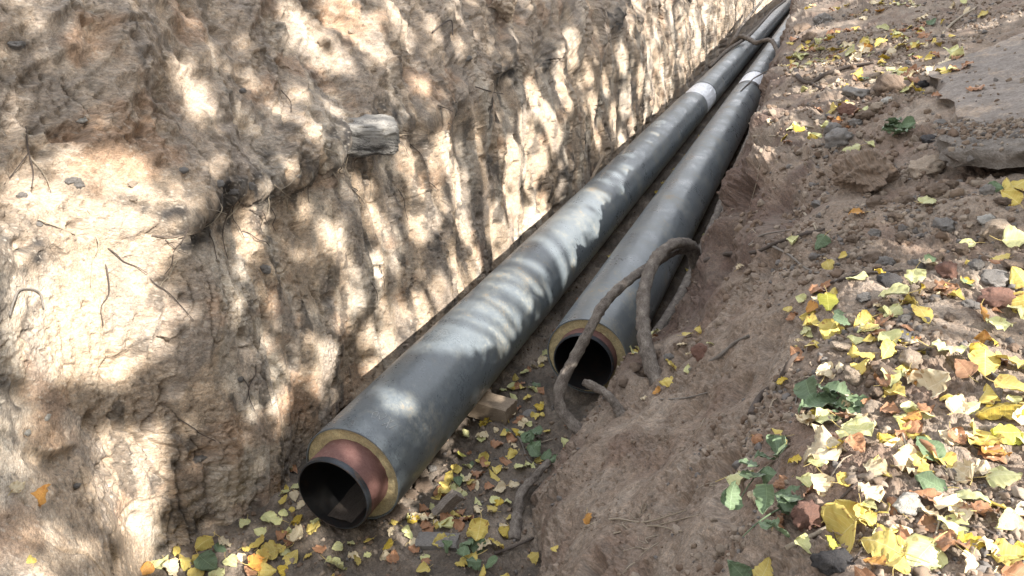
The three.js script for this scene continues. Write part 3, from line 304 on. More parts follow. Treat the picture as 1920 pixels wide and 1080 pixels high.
const TWIGS = [["d",0.012,0.006,[[-0.412,0.718,-3.98],[-0.31,0.776,-3.934],[-0.141,1.002,-3.402],[-0.061,1.093,-3.284],[0.022,1.191,-3.121],[0.118,1.231,-3.11]]],["g",0.006,0.003,[[-0.108,1.043,-3.444],[-0.005,1.136,-3.045],[0.08,1.144,-2.903],[0.149,1.202,-2.688]]],["g",0.005,0.002,[[-0.17,1.011,-3.483],[-0.122,1.06,-3.478],[-0.002,1.167,-3.286]]],["p",0.005,0.003,[[0.04,1.113,-3.73],[0.075,1.229,-3.184],[0.106,1.217,-3.088]]],["g",0.009,0.006,[[-0.396,0.548,-2.939],[-0.316,0.625,-2.918],[-0.199,0.798,-2.735],[-0.138,0.869,-2.712],[-0.087,0.958,-2.631]]],["d",0.012,0.006,[[-0.032,0.995,-2.028],[-0.012,1,-2.128],[0.022,1.081,-2.099],[0.048,1.146,-2.096],[0.073,1.161,-2.173]]],["p",0.002,0.002,[[0.061,1.1,-2.067],[0.102,1.154,-2.013],[0.144,1.166,-1.99]]],["g",0.004,0.002,[[0.238,1.192,-1.423],[0.261,1.204,-1.457],[0.29,1.215,-1.475]]],["d",0.003,0.002,[[0.176,1.178,-1.481],[0.209,1.205,-1.502],[0.237,1.218,-1.518]]],["p",0.006,0.004,[[0.086,1.085,-1.385],[0.135,1.125,-1.407],[0.2,1.176,-1.44]]],["d",0.006,0.004,[[0.26,1.27,-2.064],[0.317,1.278,-2.02],[0.384,1.284,-2.041]]],["d",0.003,0.002,[[0.382,1.219,-1.405],[0.421,1.225,-1.388],[0.471,1.222,-1.374]]],["d",0.006,0.004,[[0.15,1.204,-2.623],[0.226,1.277,-2.537],[0.298,1.292,-2.57],[0.348,1.284,-2.596]]],["d",0.02,0.01,[[-0.138,1.428,-6.315],[-0.098,1.426,-5.856],[-0.024,1.414,-5.765],[0.079,1.471,-5.802],[0.168,1.508,-5.847],[0.347,1.553,-5.771]]],["d",0.01,0.006,[[-0.011,1.416,-5.751],[0.058,1.407,-5.55],[0.147,1.456,-5.437]]],["p",0.005,0.003,[[-0.057,1.329,-4.752],[0.026,1.319,-4.706],[0.107,1.332,-4.593]]],["p",0.005,0.003,[[-0.303,1.192,-4.982],[-0.167,1.248,-4.76],[-0.032,1.285,-4.54]]],["p",0.009,0.008,[[0.788,1.719,-6.325],[0.93,1.765,-6.923],[1.141,1.827,-7.586]]],["g",0.006,0.003,[[-1.242,-0.03,-3.165],[-1.148,-0.052,-3.112],[-1.063,-0.065,-3.003],[-1.001,-0.067,-2.954]]],["p",0.004,0.003,[[-1.115,-0.067,-3.083],[-1.05,-0.06,-3.137],[-0.991,-0.064,-3.2]]],["d",0.007,0.005,[[-0.933,0.009,-2.254],[-0.872,0.007,-2.319],[-0.827,-0.023,-2.426]]],["p",0.004,0.002,[[-0.516,0.411,-2.075],[-0.413,0.521,-2.018],[-0.293,0.622,-1.921],[-0.155,0.829,-1.753]]],["p",0.003,0.001,[[-0.257,0.646,-1.893],[-0.15,0.835,-1.717],[-0.084,0.905,-1.691]]],["p",0.003,0.002,[[-0.386,0.569,-1.901],[-0.271,0.637,-1.886],[-0.156,0.821,-1.677]]],["d",0.004,0.003,[[-2.566,1.68,-1.919],[-2.52,1.608,-1.875],[-2.513,1.537,-1.86],[-2.467,1.495,-1.818]]],["d",0.003,0.002,[[-2.519,1.598,-1.879],[-2.523,1.555,-1.819],[-2.527,1.513,-1.764]]],["p",0.003,0.002,[[-2.512,1.582,-1.868],[-2.481,1.528,-1.869],[-2.433,1.489,-1.854]]],["p",0.005,0.004,[[-2.395,1.404,-1.754],[-2.373,1.368,-1.798],[-2.366,1.321,-1.855]]],["p",0.005,0.004,[[-2.12,1.328,-2.456],[-2.196,1.256,-2.478],[-2.193,1.222,-2.425]]],["p",0.004,0.003,[[-2.128,1.317,-2.668],[-2.142,1.27,-2.73],[-2.2,1.199,-2.847]]],["d",0.003,0.002,[[-2.234,1.269,-2.053],[-2.2,1.258,-2.086],[-2.171,1.252,-2.129]]],["d",0.002,0.002,[[-2.202,1.243,-2.092],[-2.18,1.206,-2.115],[-2.161,1.177,-2.143]]],["d",0.007,0.006,[[-2.344,1.774,-4.665],[-2.324,1.808,-4.782],[-2.312,1.834,-4.888],[-2.296,1.744,-4.856]]],["p",0.004,0.003,[[-2.135,1.334,-3.655],[-2.181,1.283,-3.895],[-2.162,1.265,-4.041]]],["d",0.006,0.004,[[-2.158,1.41,-4.901],[-2.093,1.374,-4.977],[-2.241,1.252,-5.613]]],["p",0.004,0.003,[[-2.086,1.405,-3.007],[-2.12,1.337,-3.151],[-2.197,1.233,-3.339]]],["d",0.005,0.003,[[-2.103,1.401,-4.215],[-2.102,1.364,-4.322],[-2.073,1.341,-4.374]]],["g",0.005,0.004,[[-2.281,1.185,-1.491],[-2.295,1.223,-1.526],[-2.318,1.225,-1.582],[-2.33,1.195,-1.642],[-2.32,1.143,-1.64]]],["d",0.004,0.003,[[-2.326,1.647,-3.038],[-2.321,1.591,-3.082],[-2.279,1.552,-3.036]]],["p",0.002,0.002,[[-2.093,1.347,-2.206],[-2.092,1.322,-2.258],[-2.19,1.253,-2.415]]],["d",0.007,0.005,[[-2.044,0.142,-5.867],[-2.025,0.086,-5.87]]],["p",0.004,0.003,[[-2.101,0.58,-2.565],[-2.1,0.588,-2.605]]],["g",0.002,0.002,[[0.117,1.177,-2.053],[0.084,1.127,-2.008],[0.075,1.108,-1.948]]],["p",0.002,0.002,[[0.014,1.046,-1.944],[0.022,1.053,-2.023],[0.026,1.075,-2.032]]],["p",0.003,0.002,[[0.301,1.218,-1.723],[0.306,1.218,-1.637],[0.315,1.209,-1.571]]],["p",0.002,0.002,[[0.337,1.199,-1.381],[0.348,1.213,-1.425],[0.361,1.212,-1.456]]],["d",0.003,0.002,[[0.155,1.196,-2.032],[0.203,1.231,-2.013],[0.252,1.243,-1.978]]],["d",0.004,0.002,[[0.34,1.236,-1.83],[0.403,1.247,-1.798],[0.458,1.256,-1.816]]],["g",0.004,0.002,[[0.486,1.29,-1.978],[0.51,1.287,-1.908],[0.509,1.278,-1.823]]],["d",0.002,0.001,[[0.186,1.184,-1.266],[0.237,1.176,-1.372],[0.274,1.189,-1.386]]],["p",0.002,0.001,[[0.158,1.183,-1.528],[0.177,1.199,-1.575],[0.197,1.216,-1.598]]],["g",0.005,0.003,[[-0.409,0.516,-2.827],[-0.304,0.638,-2.662],[-0.199,0.744,-2.569]]]];
const SUNLIT_PIPE = [[-1.52, 0.44, -2.55, 0.03], [-1.6, 0.45, -2.56, 0.02], [-1.46, 0.42, -2.56, 0.02], [-1.67, 0.43, -2.97, 0.03], [-1.64, 0.44, -3.09, 0.04], [-1.6, 0.45, -3.23, 0.05], [-1.52, 0.44, -3.36, 0.07], [-1.44, 0.41, -3.5, 0.07], [-1.58, 0.45, -3.73, 0.07], [-1.61, 0.45, -3.42, 0.05], [-1.52, 0.44, -3.94, 0.08], [-1.52, 0.44, -4.22, 0.09], [-1.45, 0.41, -3.8, 0.06], [-1.5, 0.44, -4.54, 0.1], [-1.5, 0.44, -4.88, 0.1], [-1.6, 0.45, -5.32, 0.1], [-1.5, 0.44, -5.4, 0.1], [-1.56, 0.45, -5.78, 0.09], [-1.41, 0.38, -4.43, 0.06], [-1.5, 0.43, -5.86, 0.05], [-1.53, 0.44, -6.32, 0.04], [-1.53, 0.44, -6.61, 0.03], [-1.57, 0.45, -7.31, 0.03], [-1.54, 0.45, -8.05, 0.03], [-1.57, 0.45, -8.92, 0.05], [-1.55, 0.45, -9.17, 0.04], [-1.55, 0.45, -8.38, 0.03]];
const SUNLIT_EDGE = [[-1.46, 0.41, -3.21], [-1.38, 0.34, -3.5], [-1.41, 0.38, -3.66], [-1.39, 0.35, -3.87], [-1.39, 0.35, -4.01], [-1.37, 0.32, -4.6], [-1.36, 0.29, -5.02], [-1.37, 0.31, -5.26], [-1.4, 0.37, -5.68], [-1.47, 0.42, -6.0]];

// ---------------------------------------------------------------- trees beside the trench, outside the picture; sun falls through the gaps in their crowns
const SA = V(-SUN.z, 0, SUN.x).normalize(), SB = new THREE.Vector3().crossVectors(SUN, SA).normalize(); if (SB.y < 0) SB.negate();
const gapBins = new Map(), bin = (a, b) => Math.floor(a / 0.25) + ':' + Math.floor(b / 0.25);
for (const [x, y, z, r] of [...SUNLIT, ...SUNLIT_PIPE.map(([x, y, z, r]) => [x, y, z, r > 0.04 ? r * 1.45 + 0.03 : r])]) {
  const p = V(x, y, z), a = p.dot(SA), b = p.dot(SB), rr = r > 0.065 ? r * 1.3 + 0.055 : r * 1.1 + 0.035;
  for (let i = -2; i <= 2; i++) for (let j = -2; j <= 2; j++) { const k = bin(a + i * 0.25, b + j * 0.25); if (!gapBins.has(k)) gapBins.set(k, []); gapBins.get(k).push([a, b, rr]); }
}
const inGap = (p) => { const a = p.dot(SA), b = p.dot(SB); for (const [x, y, r] of gapBins.get(bin(a, b)) || []) if ((a - x) ** 2 + (b - y) ** 2 < r * r) return true; return false; };
function tubeGeo(points, r0, r1, radial = 7, seg = 12, rough = 0.08, f = 30) {
  const curve = new THREE.CatmullRomCurve3(points, false, 'catmullrom', 0.5), fr = curve.computeFrenetFrames(seg), L = curve.getLength(), pos = [], uv = [], idx = [];
  for (let j = 0; j <= seg; j++) {
    const t = j / seg, c = curve.getPointAt(t), N = fr.normals[j], B = fr.binormals[j], r = lerp(r0, r1, t) * (1 + rough * (1.6 * Math.max(0, n3(c.x * 5, c.y * 5, c.z * 5) - 0.35) + 0.5 * n3(c.x * 55, c.y * 55, c.z * 55)));
    for (let i = 0; i <= radial; i++) {
      const a = ((i % radial) / radial) * Math.PI * 2, q = r * (1 + rough * (n3(c.x * f + Math.cos(a), c.y * f + Math.sin(a), c.z * f) + 0.6 * n3(c.x * f * 2.6 + 2 * Math.cos(a), c.y * f * 2.6, c.z * f * 2.6 + 2 * Math.sin(a))));
      pos.push(c.x + q * (Math.cos(a) * N.x + Math.sin(a) * B.x), c.y + q * (Math.cos(a) * N.y + Math.sin(a) * B.y), c.z + q * (Math.cos(a) * N.z + Math.sin(a) * B.z)); uv.push((i / radial) * 2 * Math.PI * r0, t * L);
    }
  }
  for (let j = 0; j < seg; j++) for (let i = 0; i < radial; i++) { const a = j * (radial + 1) + i, b = a + radial + 1; idx.push(a, a + 1, b, a + 1, b + 1, b); }
  for (const [row, s, p] of [[0, 1, points[0]], [seg, -1, points[points.length - 1]]]) { const c = pos.length / 3; pos.push(p.x, p.y, p.z); uv.push(0, 0); for (let i = 0; i < radial; i++) { const a = row * (radial + 1) + i; if (s > 0) idx.push(c, a + 1, a); else idx.push(c, a, a + 1); } }
  const g = new THREE.BufferGeometry(); g.setAttribute('position', new THREE.Float32BufferAttribute(pos, 3)); g.setAttribute('uv', new THREE.Float32BufferAttribute(uv, 2)); g.setIndex(idx); g.computeVertexNormals(); return g;
}
// leaf blades: broad ovate with a drawn-out tip and a toothed rim, folded along the midrib and curled
function leafBlade(seed, long = 12, wide = 5, curl = 1, crumple = 0.05) {
  const r = rng(seed), pos = [], uv = [], idx = [], fold = (0.1 + 0.35 * r()) * curl, cu = (r() - 0.35) * 0.9 * curl, tw = (r() - 0.5) * 0.7 * curl, rip = crumple * curl, fat = 0.43 + 0.12 * r(), ph = r() * 9, sk = (r() - 0.5) * 0.12;
  for (let j = 0; j <= long; j++) for (let i = -wide; i <= wide; i++) {
    const t = j / long, s = i / wide, tt = Math.pow(t, 0.58), w = fat * Math.pow(Math.max(0, Math.sin(Math.PI * tt)), 0.78) * (1 - 0.1 * t) * (1 + 0.05 * ((j % 2) - 0.5) * Math.abs(s) ** 4) * (1 + 0.05 * n3(t * 4, s > 0 ? 1 : 5, ph));
    const x = s * w + sk * Math.sin(t * 3), y = t - 0.06 * Math.abs(s) * (1 - t) * 1.5 + (t < 0.001 ? 0 : 0);
    let z = fold * Math.abs(s) * w + cu * (t - 0.4) * (t - 0.4) + tw * s * w * (t - 0.5) + rip * n3(x * 5, y * 5, ph) * (0.3 + Math.abs(s)) + 0.10 * curl * s * s * s * s * n3(t * 2.4, s, ph + 4);
    pos.push(x, z, -(y)); uv.push(0.5 + s * w * 0.95, t);
  }
  const n = 2 * wide + 1; for (let j = 0; j < long; j++) for (let i = 0; i < n - 1; i++) { const a = j * n + i; idx.push(a, a + 1, a + n, a + 1, a + n + 1, a + n); }
  const g = new THREE.BufferGeometry(); g.setAttribute('position', new THREE.Float32BufferAttribute(pos, 3)); g.setAttribute('uv', new THREE.Float32BufferAttribute(uv, 2)); g.setIndex(idx); g.computeVertexNormals(); g.translate(0, 0, 0.5); return g;
}
const barkTex = tex(512, (k, i, j) => { const q = j * 2 * 1024 + i * 2, v = 0.10 * casingN[q] + 0.07 * grainN[q]; return [0.44 + v, 0.405 + v, 0.37 + v * 0.95]; }, true);
const barkMat = new THREE.MeshStandardMaterial({ map: scaled(barkTex, 6, 4), bumpMap: scaled(reliefTex, 7, 2.5), bumpScale: 0.004, roughness: 0.95 });
const crownLeafMat = new THREE.MeshPhysicalMaterial({ color: lin(0.22, 0.2, 0.06), roughness: 0.8, transmission: 0.25, thickness: 0, side: THREE.DoubleSide });
{
  const r = rng(404), crownLeaf = leafBlade(3, 3, 1, 0.6), spots = [[5.2, 3.4], [5.6, -0.4], [5.1, -4.4], [5.7, -8.6], [5.3, -13.2], [5.6, -18.5], [5.4, -24.5]];
  const trees = spots.map(([x, z]) => { const g = ground(x, z), y = g ? g.p.y : 2; return { base: V(x, y - 0.1, z), leaves: [], limbs: [] }; });
  const nearest = (p) => trees.reduce((m, t) => Math.abs(t.base.z - p.z) < Math.abs(m.base.z - p.z) ? t : m);
  const M = new THREE.Matrix4(), Q = new THREE.Quaternion(), E = new THREE.Euler();
  const addLeaf = (t, p, s) => { E.set(r() * 6.3, r() * 6.3, r() * 6.3); t.leaves.push(M.compose(p, Q.setFromEuler(E), V(s, s, s)).clone()); };
  const clump = (a, b, tt, n, rad, size) => {
    const c = V(0, 0, 0).addScaledVector(SA, a).addScaledVector(SB, b).addScaledVector(SUN, tt), t = nearest(c); if (c.y < 3.0) return;
    let kept = 0;
    for (let i = 0; i < n; i++) {
      const u = V(r() * 2 - 1, r() * 2 - 1, r() * 2 - 1); if (u.length() > 1) { i--; continue; }
      const p = c.clone().add(u.multiplyScalar(rad)); if (p.y < 2.75 || (inGap(p) && r() > 0.015)) continue; addLeaf(t, p, size * (0.75 + 0.5 * r())); kept++;
    }
    if (kept > n * 0.35 && !inGap(c)) t.limbs.push(c);
  };
  for (let a = -7.5; a < 1.6; a += 0.5) for (let b = -0.3; b < 4.1; b += 0.5) clump(a + (r() - 0.5) * 0.4, b - 0.33 * a + (r() - 0.5) * 0.4, 4.4 + 2.8 * r(), 340, 0.5, 0.095);
  for (let a = -24; a < -7.5; a += 0.9) for (let b = -0.5; b < 4.2; b += 0.9) clump(a + (r() - 0.5) * 0.7, b - 0.33 * a + (r() - 0.5) * 0.7, 5 + 4 * r(), 130, 0.8, 0.13);
  for (let a = 1.6; a < 4; a += 0.8) for (let b = -0.5; b < 4.2; b += 0.8) clump(a + (r() - 0.5) * 0.6, b - 0.33 * a + (r() - 0.5) * 0.6, 5 + 3 * r(), 150, 0.7, 0.11);
  // a low drooping spray whose leaf tips edge the sunny strip on the pipe
  const edge = SUNLIT_EDGE.map((p) => V(...p));
  for (let i = 0; i < 900; i++) { const k = r() * (edge.length - 1), p = edge[k | 0].clone().lerp(edge[(k | 0) + 1], k % 1); p.addScaledVector(SB, -0.01 - 0.34 * r() * r() * 2).addScaledVector(SUN, 4.2 + 0.6 * r()); if (p.y < 2.6 || inGap(p.clone().addScaledVector(SB, -0.05))) continue; addLeaf(nearest(p), p, 0.07 + 0.03 * r()); }
  trees.forEach((t, i) => {
    const o = new THREE.Group(); o.position.copy(t.base); const h = 7.5 + 1.2 * r(), lean = (r() - 0.5) * 0.5, top = V(lean, h, (r() - 0.5) * 0.6), at = (s) => V(0, 0, 0).lerp(top, s).add(V(0.12 * Math.sin(s * 5 + i), 0, 0.1 * Math.cos(s * 4 + i)));
    part(o, 'trunk', tubeGeo([0, 0.25, 0.5, 0.75, 1].map(at), 0.17, 0.05, 14, 30, 0.06, 6), barkMat);
    const limbs = t.limbs.map((c) => { const e = c.clone().sub(t.base), s = clamp((e.y - Math.hypot(e.x, e.z) * 0.55) / h, 0.2, 0.92), a = at(s), m = a.clone().lerp(e, 0.5); m.y += 0.12 * a.distanceTo(e); return tubeGeo([a, m, e], 0.028, 0.006, 5, 7, 0.05, 5); });
    if (limbs.length) part(o, 'limbs', mergeGeometries(limbs), barkMat).userData.kind = 'stuff';
    const im = new THREE.InstancedMesh(crownLeaf, crownLeafMat, t.leaves.length); t.leaves.forEach((m, k) => { const q = m.clone(); q.elements[12] -= t.base.x; q.elements[13] -= t.base.y; q.elements[14] -= t.base.z; im.setMatrixAt(k, q); });
    im.name = 'crown'; im.userData.kind = 'stuff'; o.add(im);
    put(o, 'broadleaf_tree', 'tall leafy tree growing on the bank beside the trench', 'tree', 'trees lining the trench');
  });
}

// ---------------------------------------------------------------- stones, slabs and timber
function stoneGeo(seed, detail = 3, rough = 0.22) {
  const g = mergeVertices(new THREE.IcosahedronGeometry(0.5, detail).deleteAttribute('uv').deleteAttribute('normal')), p = g.attributes.position, r = rng(seed), sx = 0.8 + 0.4 * r(), sy = 0.55 + 0.3 * r(), sz = 0.75 + 0.45 * r(), v = V(0, 0, 0), uv = [];
  const cuts = Array.from({ length: 7 }, () => [V(r() * 2 - 1, r() * 2 - 1, r() * 2 - 1).normalize(), 0.30 + 0.16 * r()]);
  for (let i = 0; i < p.count; i++) {
    v.fromBufferAttribute(p, i); for (const [n, d] of cuts) { const e = v.dot(n) - d; if (e > 0) v.addScaledVector(n, -e * 0.85); }
    const k = 1 + rough * (0.5 * n3(v.x * 3 + seed, v.y * 3, v.z * 3) + 0.3 * n3(v.x * 8 + seed, v.y * 8, v.z * 8) + 0.15 * n3(v.x * 20, v.y * 20 + seed, v.z * 20));
    p.setXYZ(i, v.x * k * sx, v.y * k * sy, v.z * k * sz); uv.push(v.x + v.y * 0.4, v.z + v.y * 0.7);
  }
  g.setAttribute('uv', new THREE.Float32BufferAttribute(uv, 2)); g.computeVertexNormals(); return g;
}
const stoneKinds = { T: ['tan', 0.38, 0.30, 0.225], B: ['brown', 0.20, 0.145, 0.105], R: ['reddish brown', 0.20, 0.105, 0.075], G: ['grey', 0.235, 0.215, 0.195], D: ['dark', 0.06, 0.055, 0.055], W: ['pale', 0.48, 0.45, 0.40] };
const stoneMats = Object.fromEntries(Object.entries(stoneKinds).map(([k, [, r, g, b]]) => [k, new THREE.MeshStandardMaterial({ color: lin(r * 1.25, g * 1.25, b * 1.25), map: scaled(grainTex, 0.8, 0.8), bumpMap: scaled(reliefTex, 0.7, 0.7), bumpScale: 0.006, roughness: 0.93 })]));
const stoneShapes = Array.from({ length: 14 }, (_, i) => stoneGeo(100 + i * 7, 4, 0.45)), clodShape = (() => { const g = stoneGeo(321, 14, 0.35), p = g.attributes.position, v = V(0, 0, 0); for (let i = 0; i < p.count; i++) { v.fromBufferAttribute(p, i); const k = 1 + 0.16 * (clods(v.x, v.y, v.z, 2.6) - 0.5) + 0.10 * (clods(v.x + 4, v.y, v.z, 6) - 0.5) + 0.025 * m3(v.x * 20, v.y * 20, v.z * 20); p.setXYZ(i, v.x * k, v.y * k, v.z * k); } g.computeVertexNormals(); return g; })();
const where = (x, y, z) => x < -1.95 ? 'wall' : y < 0.22 && x < -0.6 ? 'floor' : (x < -0.02 + 0.02 * z && y < 1.25) || y < 0.95 ? 'slope' : 'bank';
const landmarks = [[0.12, 1.2, -1.92, 'by the overhanging green sprig'], [0.12, 1.15, -1.46, 'by the big reddish stone'], [0.2, 1.15, -1.3, 'by the big dark stone'], [0.32, 1.29, -2.5, 'by the small black stone'], [0.5, 1.3, -2.55, 'by two reddish stones'], [0.62, 1.3, -1.9, 'where yellow leaves lie thickest'], [0.42, 1.25, -1.7, 'in the sunlit litter'],
  [0.75, 1.55, -4.0, 'by the pavement slabs'], [0.26, 1.31, -3.69, 'by the earth clod'], [0.02, 1.44, -5.6, 'by the forked dark twig'], [0.5, 1.6, -6.2, 'above the pavement slabs'], [0.4, 1.36, -3.1, 'on the bare gravel'],
  [-1.58, 0, -2.05, 'at the protruding pipe end'], [-1.3, 0, -3.3, 'by the timber block'], [-1.16, 0, -2.2, 'by the buried brick'], [-0.94, 0, -2.6, 'by the thick stick'], [-0.95, 0, -3.4, 'at the open pipe mouth'], [-2.1, 0, -1.8, 'by the sandy mound'], [-1.2, 0, -4.6, 'between the pipes'], [-0.62, 0.1, -5.5, 'beside the long root'],
  [-0.5, 0.45, -3.1, 'by the arching root'], [-0.35, 0.75, -3.95, 'under the overhanging lip'], [-0.1, 0.9, -2.6, 'below the stony edge'], [-0.3, 0.6, -1.9, 'by the fine rootlets'],
  [-2.05, 1.4, -3.5, 'by the concrete fragment'], [-2.15, 1.25, -2.6, 'under the dark ledge'], [-2.35, 1.3, -1.75, 'in the broad sunlit patch'], [-2.5, 1.8, -2.6, 'high on the slope'], [-2.1, 0.5, -2.3, 'above the pipe end'], [-2.1, 0.7, -4.5, 'amid the digging grooves'], [-2.1, 0.9, -7.5, 'far along the trench']];
const nearTo = (x, y, z) => landmarks.reduce((m, l) => { const q = Math.hypot(x - l[0], y - l[1], (z - l[2]) * 0.8); return q < m[0] ? [q, l[3]] : m; }, [1.3, ''])[1];
const say = (...w) => w.filter(Boolean).join(' ');
const stonePlace = { wall: 'in the sandy cut face', floor: 'on the trench floor', slope: 'in the bare slope', bank: 'on the soil bank' };
function slabGeo(c, thick, nu, nv, edge, seed) {           // c: four corners of the top face; broken edges, slightly uneven faces
  const g = new THREE.BoxGeometry(1, 1, 1, nu, 5, nv), p = g.attributes.position, uv = [], A = c.map((q) => V(...q)), up = new THREE.Vector3().crossVectors(A[1].clone().sub(A[0]), A[3].clone().sub(A[0])).normalize(); if (up.y < 0) up.negate();
  for (let i = 0; i < p.count; i++) {
    const s0 = p.getX(i) + 0.5, t0 = p.getZ(i) + 0.5, h = p.getY(i) + 0.5, ex = n3(t0 * 3, h * 0.8, seed) + 0.2 * n3(t0 * 9, h * 2, seed), ez = n3(s0 * 3, h * 0.8, seed + 5) + 0.2 * n3(s0 * 9, h * 2, seed + 6);
    const s = s0 + edge * ex * (Math.abs(s0 - 0.5) * 2) ** 3, t = t0 + edge * ez * (Math.abs(t0 - 0.5) * 2) ** 3;
    const q = A[0].clone().lerp(A[1], s).lerp(A[3].clone().lerp(A[2], s), t), b = Math.max(Math.abs(s0 - 0.5), Math.abs(t0 - 0.5)) > 0.49 ? -0.15 : 0;
    q.addScaledVector(up, -thick * (1 - h) + 0.006 * n3(q.x * 9, q.z * 9, seed) * h + 0.003 * n3(q.x * 30, q.z * 30, seed) + (h > 0.99 ? b * thick * 0.4 : 0)); p.setXYZ(i, q.x, q.y, q.z); uv.push(q.x * 0.6 + q.z * 0.8, q.y + q.x * 0.5 - q.z * 0.3);
  }
  g.setAttribute('uv', new THREE.Float32BufferAttribute(uv, 2)); g.computeVertexNormals(); return g;
}
const slabTex = tex(512, (k, i, j) => { const q = j * 2 * 1024 + i * 2, d = sstep(-0.3, 0.8, casingM[q]), s = 0.05 * grainN[q]; return [lerp(0.46, 0.56, d) + s, lerp(0.425, 0.495, d) + s, lerp(0.395, 0.43, d) + s]; }, true);
const asphaltMat = new THREE.MeshStandardMaterial({ map: scaled(slabTex, 0.9, 0.9), bumpMap: scaled(reliefTex, 1.5, 1.5), bumpScale: 0.003, roughness: 0.93 });
const limeTex = tex(512, (k, i, j) => { const q = j * 2 * 1024 + i * 2, d = sstep(-0.7, 0.2, casingN[q] + 0.3 * grainN[q]), s = 0.03 * grainN[q]; return [lerp(0.28, 0.53, d) + s, lerp(0.27, 0.515, d) + s, lerp(0.26, 0.49, d) + s]; }, true);
const slabA = slabGeo([[0.58, 1.64, -5.05], [1.75, 2.04, -5.9], [1.7, 1.80, -3.9], [0.63, 1.545, -3.88]], 0.14, 60, 60, 0.05, 4), slabB = slabGeo([[0.50, 1.55, -3.8], [1.15, 1.65, -3.78], [1.1, 1.625, -3.22], [0.54, 1.54, -3.34]], 0.07, 60, 40, 0.06, 9);
put(new THREE.Mesh(slabA, asphaltMat), 'pavement_slab', 'large dusty broken pavement slab lying tilted on the bank', 'slab');
const tarTex = tex(512, (k, i, j) => { const q = j * 2 * 1024 + i * 2, v = 0.05 * grainN[q] + 0.04 * casingM[q]; return [0.41 + v, 0.38 + v, 0.35 + v]; }, true);
put(new THREE.Mesh(slabB, new THREE.MeshStandardMaterial({ map: scaled(tarTex, 1.2, 1.2), bumpMap: scaled(reliefTex, 2, 2), bumpScale: 0.006, roughness: 0.95 })), 'pavement_slab', 'smaller thick pavement fragment strewn with rubble below the large slab', 'slab');
solid.push(new MeshBVH(slabA), new MeshBVH(slabB));
{
  const g = stoneGeo(611, 14, 0), p = g.attributes.position, v = V(0, 0, 0), box = (c) => Math.sign(c) * Math.pow(Math.abs(c) * 2, 0.42) * 0.5;         // a blocky broken lump
  for (let i = 0; i < p.count; i++) { v.fromBufferAttribute(p, i).normalize().multiplyScalar(0.5); v.set(box(v.x), box(v.y), box(v.z)); const k = 1 + 0.10 * n3(v.x * 2.5, v.y * 2.5, v.z * 2.5) + 0.12 * (clods(v.x, v.y, v.z, 2.5) - 0.5) + 0.03 * m3(v.x * 14, v.y * 14, v.z * 14); v.multiplyScalar(k); p.setXYZ(i, v.x, v.y, v.z); g.attributes.uv.setXY(i, v.x * 0.6 + v.z * 0.8, v.y + v.x * 0.5 - v.z * 0.3); }
  g.computeVertexNormals();
  const m = new THREE.Mesh(g, new THREE.MeshStandardMaterial({ map: scaled(limeTex, 0.5, 0.5), bumpMap: scaled(reliefTex, 0.6, 0.6), bumpScale: 0.006, roughness: 1 }));
  m.scale.set(0.30, 0.16, 0.32); m.rotation.set(0.06, 0.55, -0.05); m.position.set(-2.13, 1.365, -3.48); put(m, 'concrete_fragment', 'whitish concrete fragment jutting out of the sandy cut face', 'concrete');
}
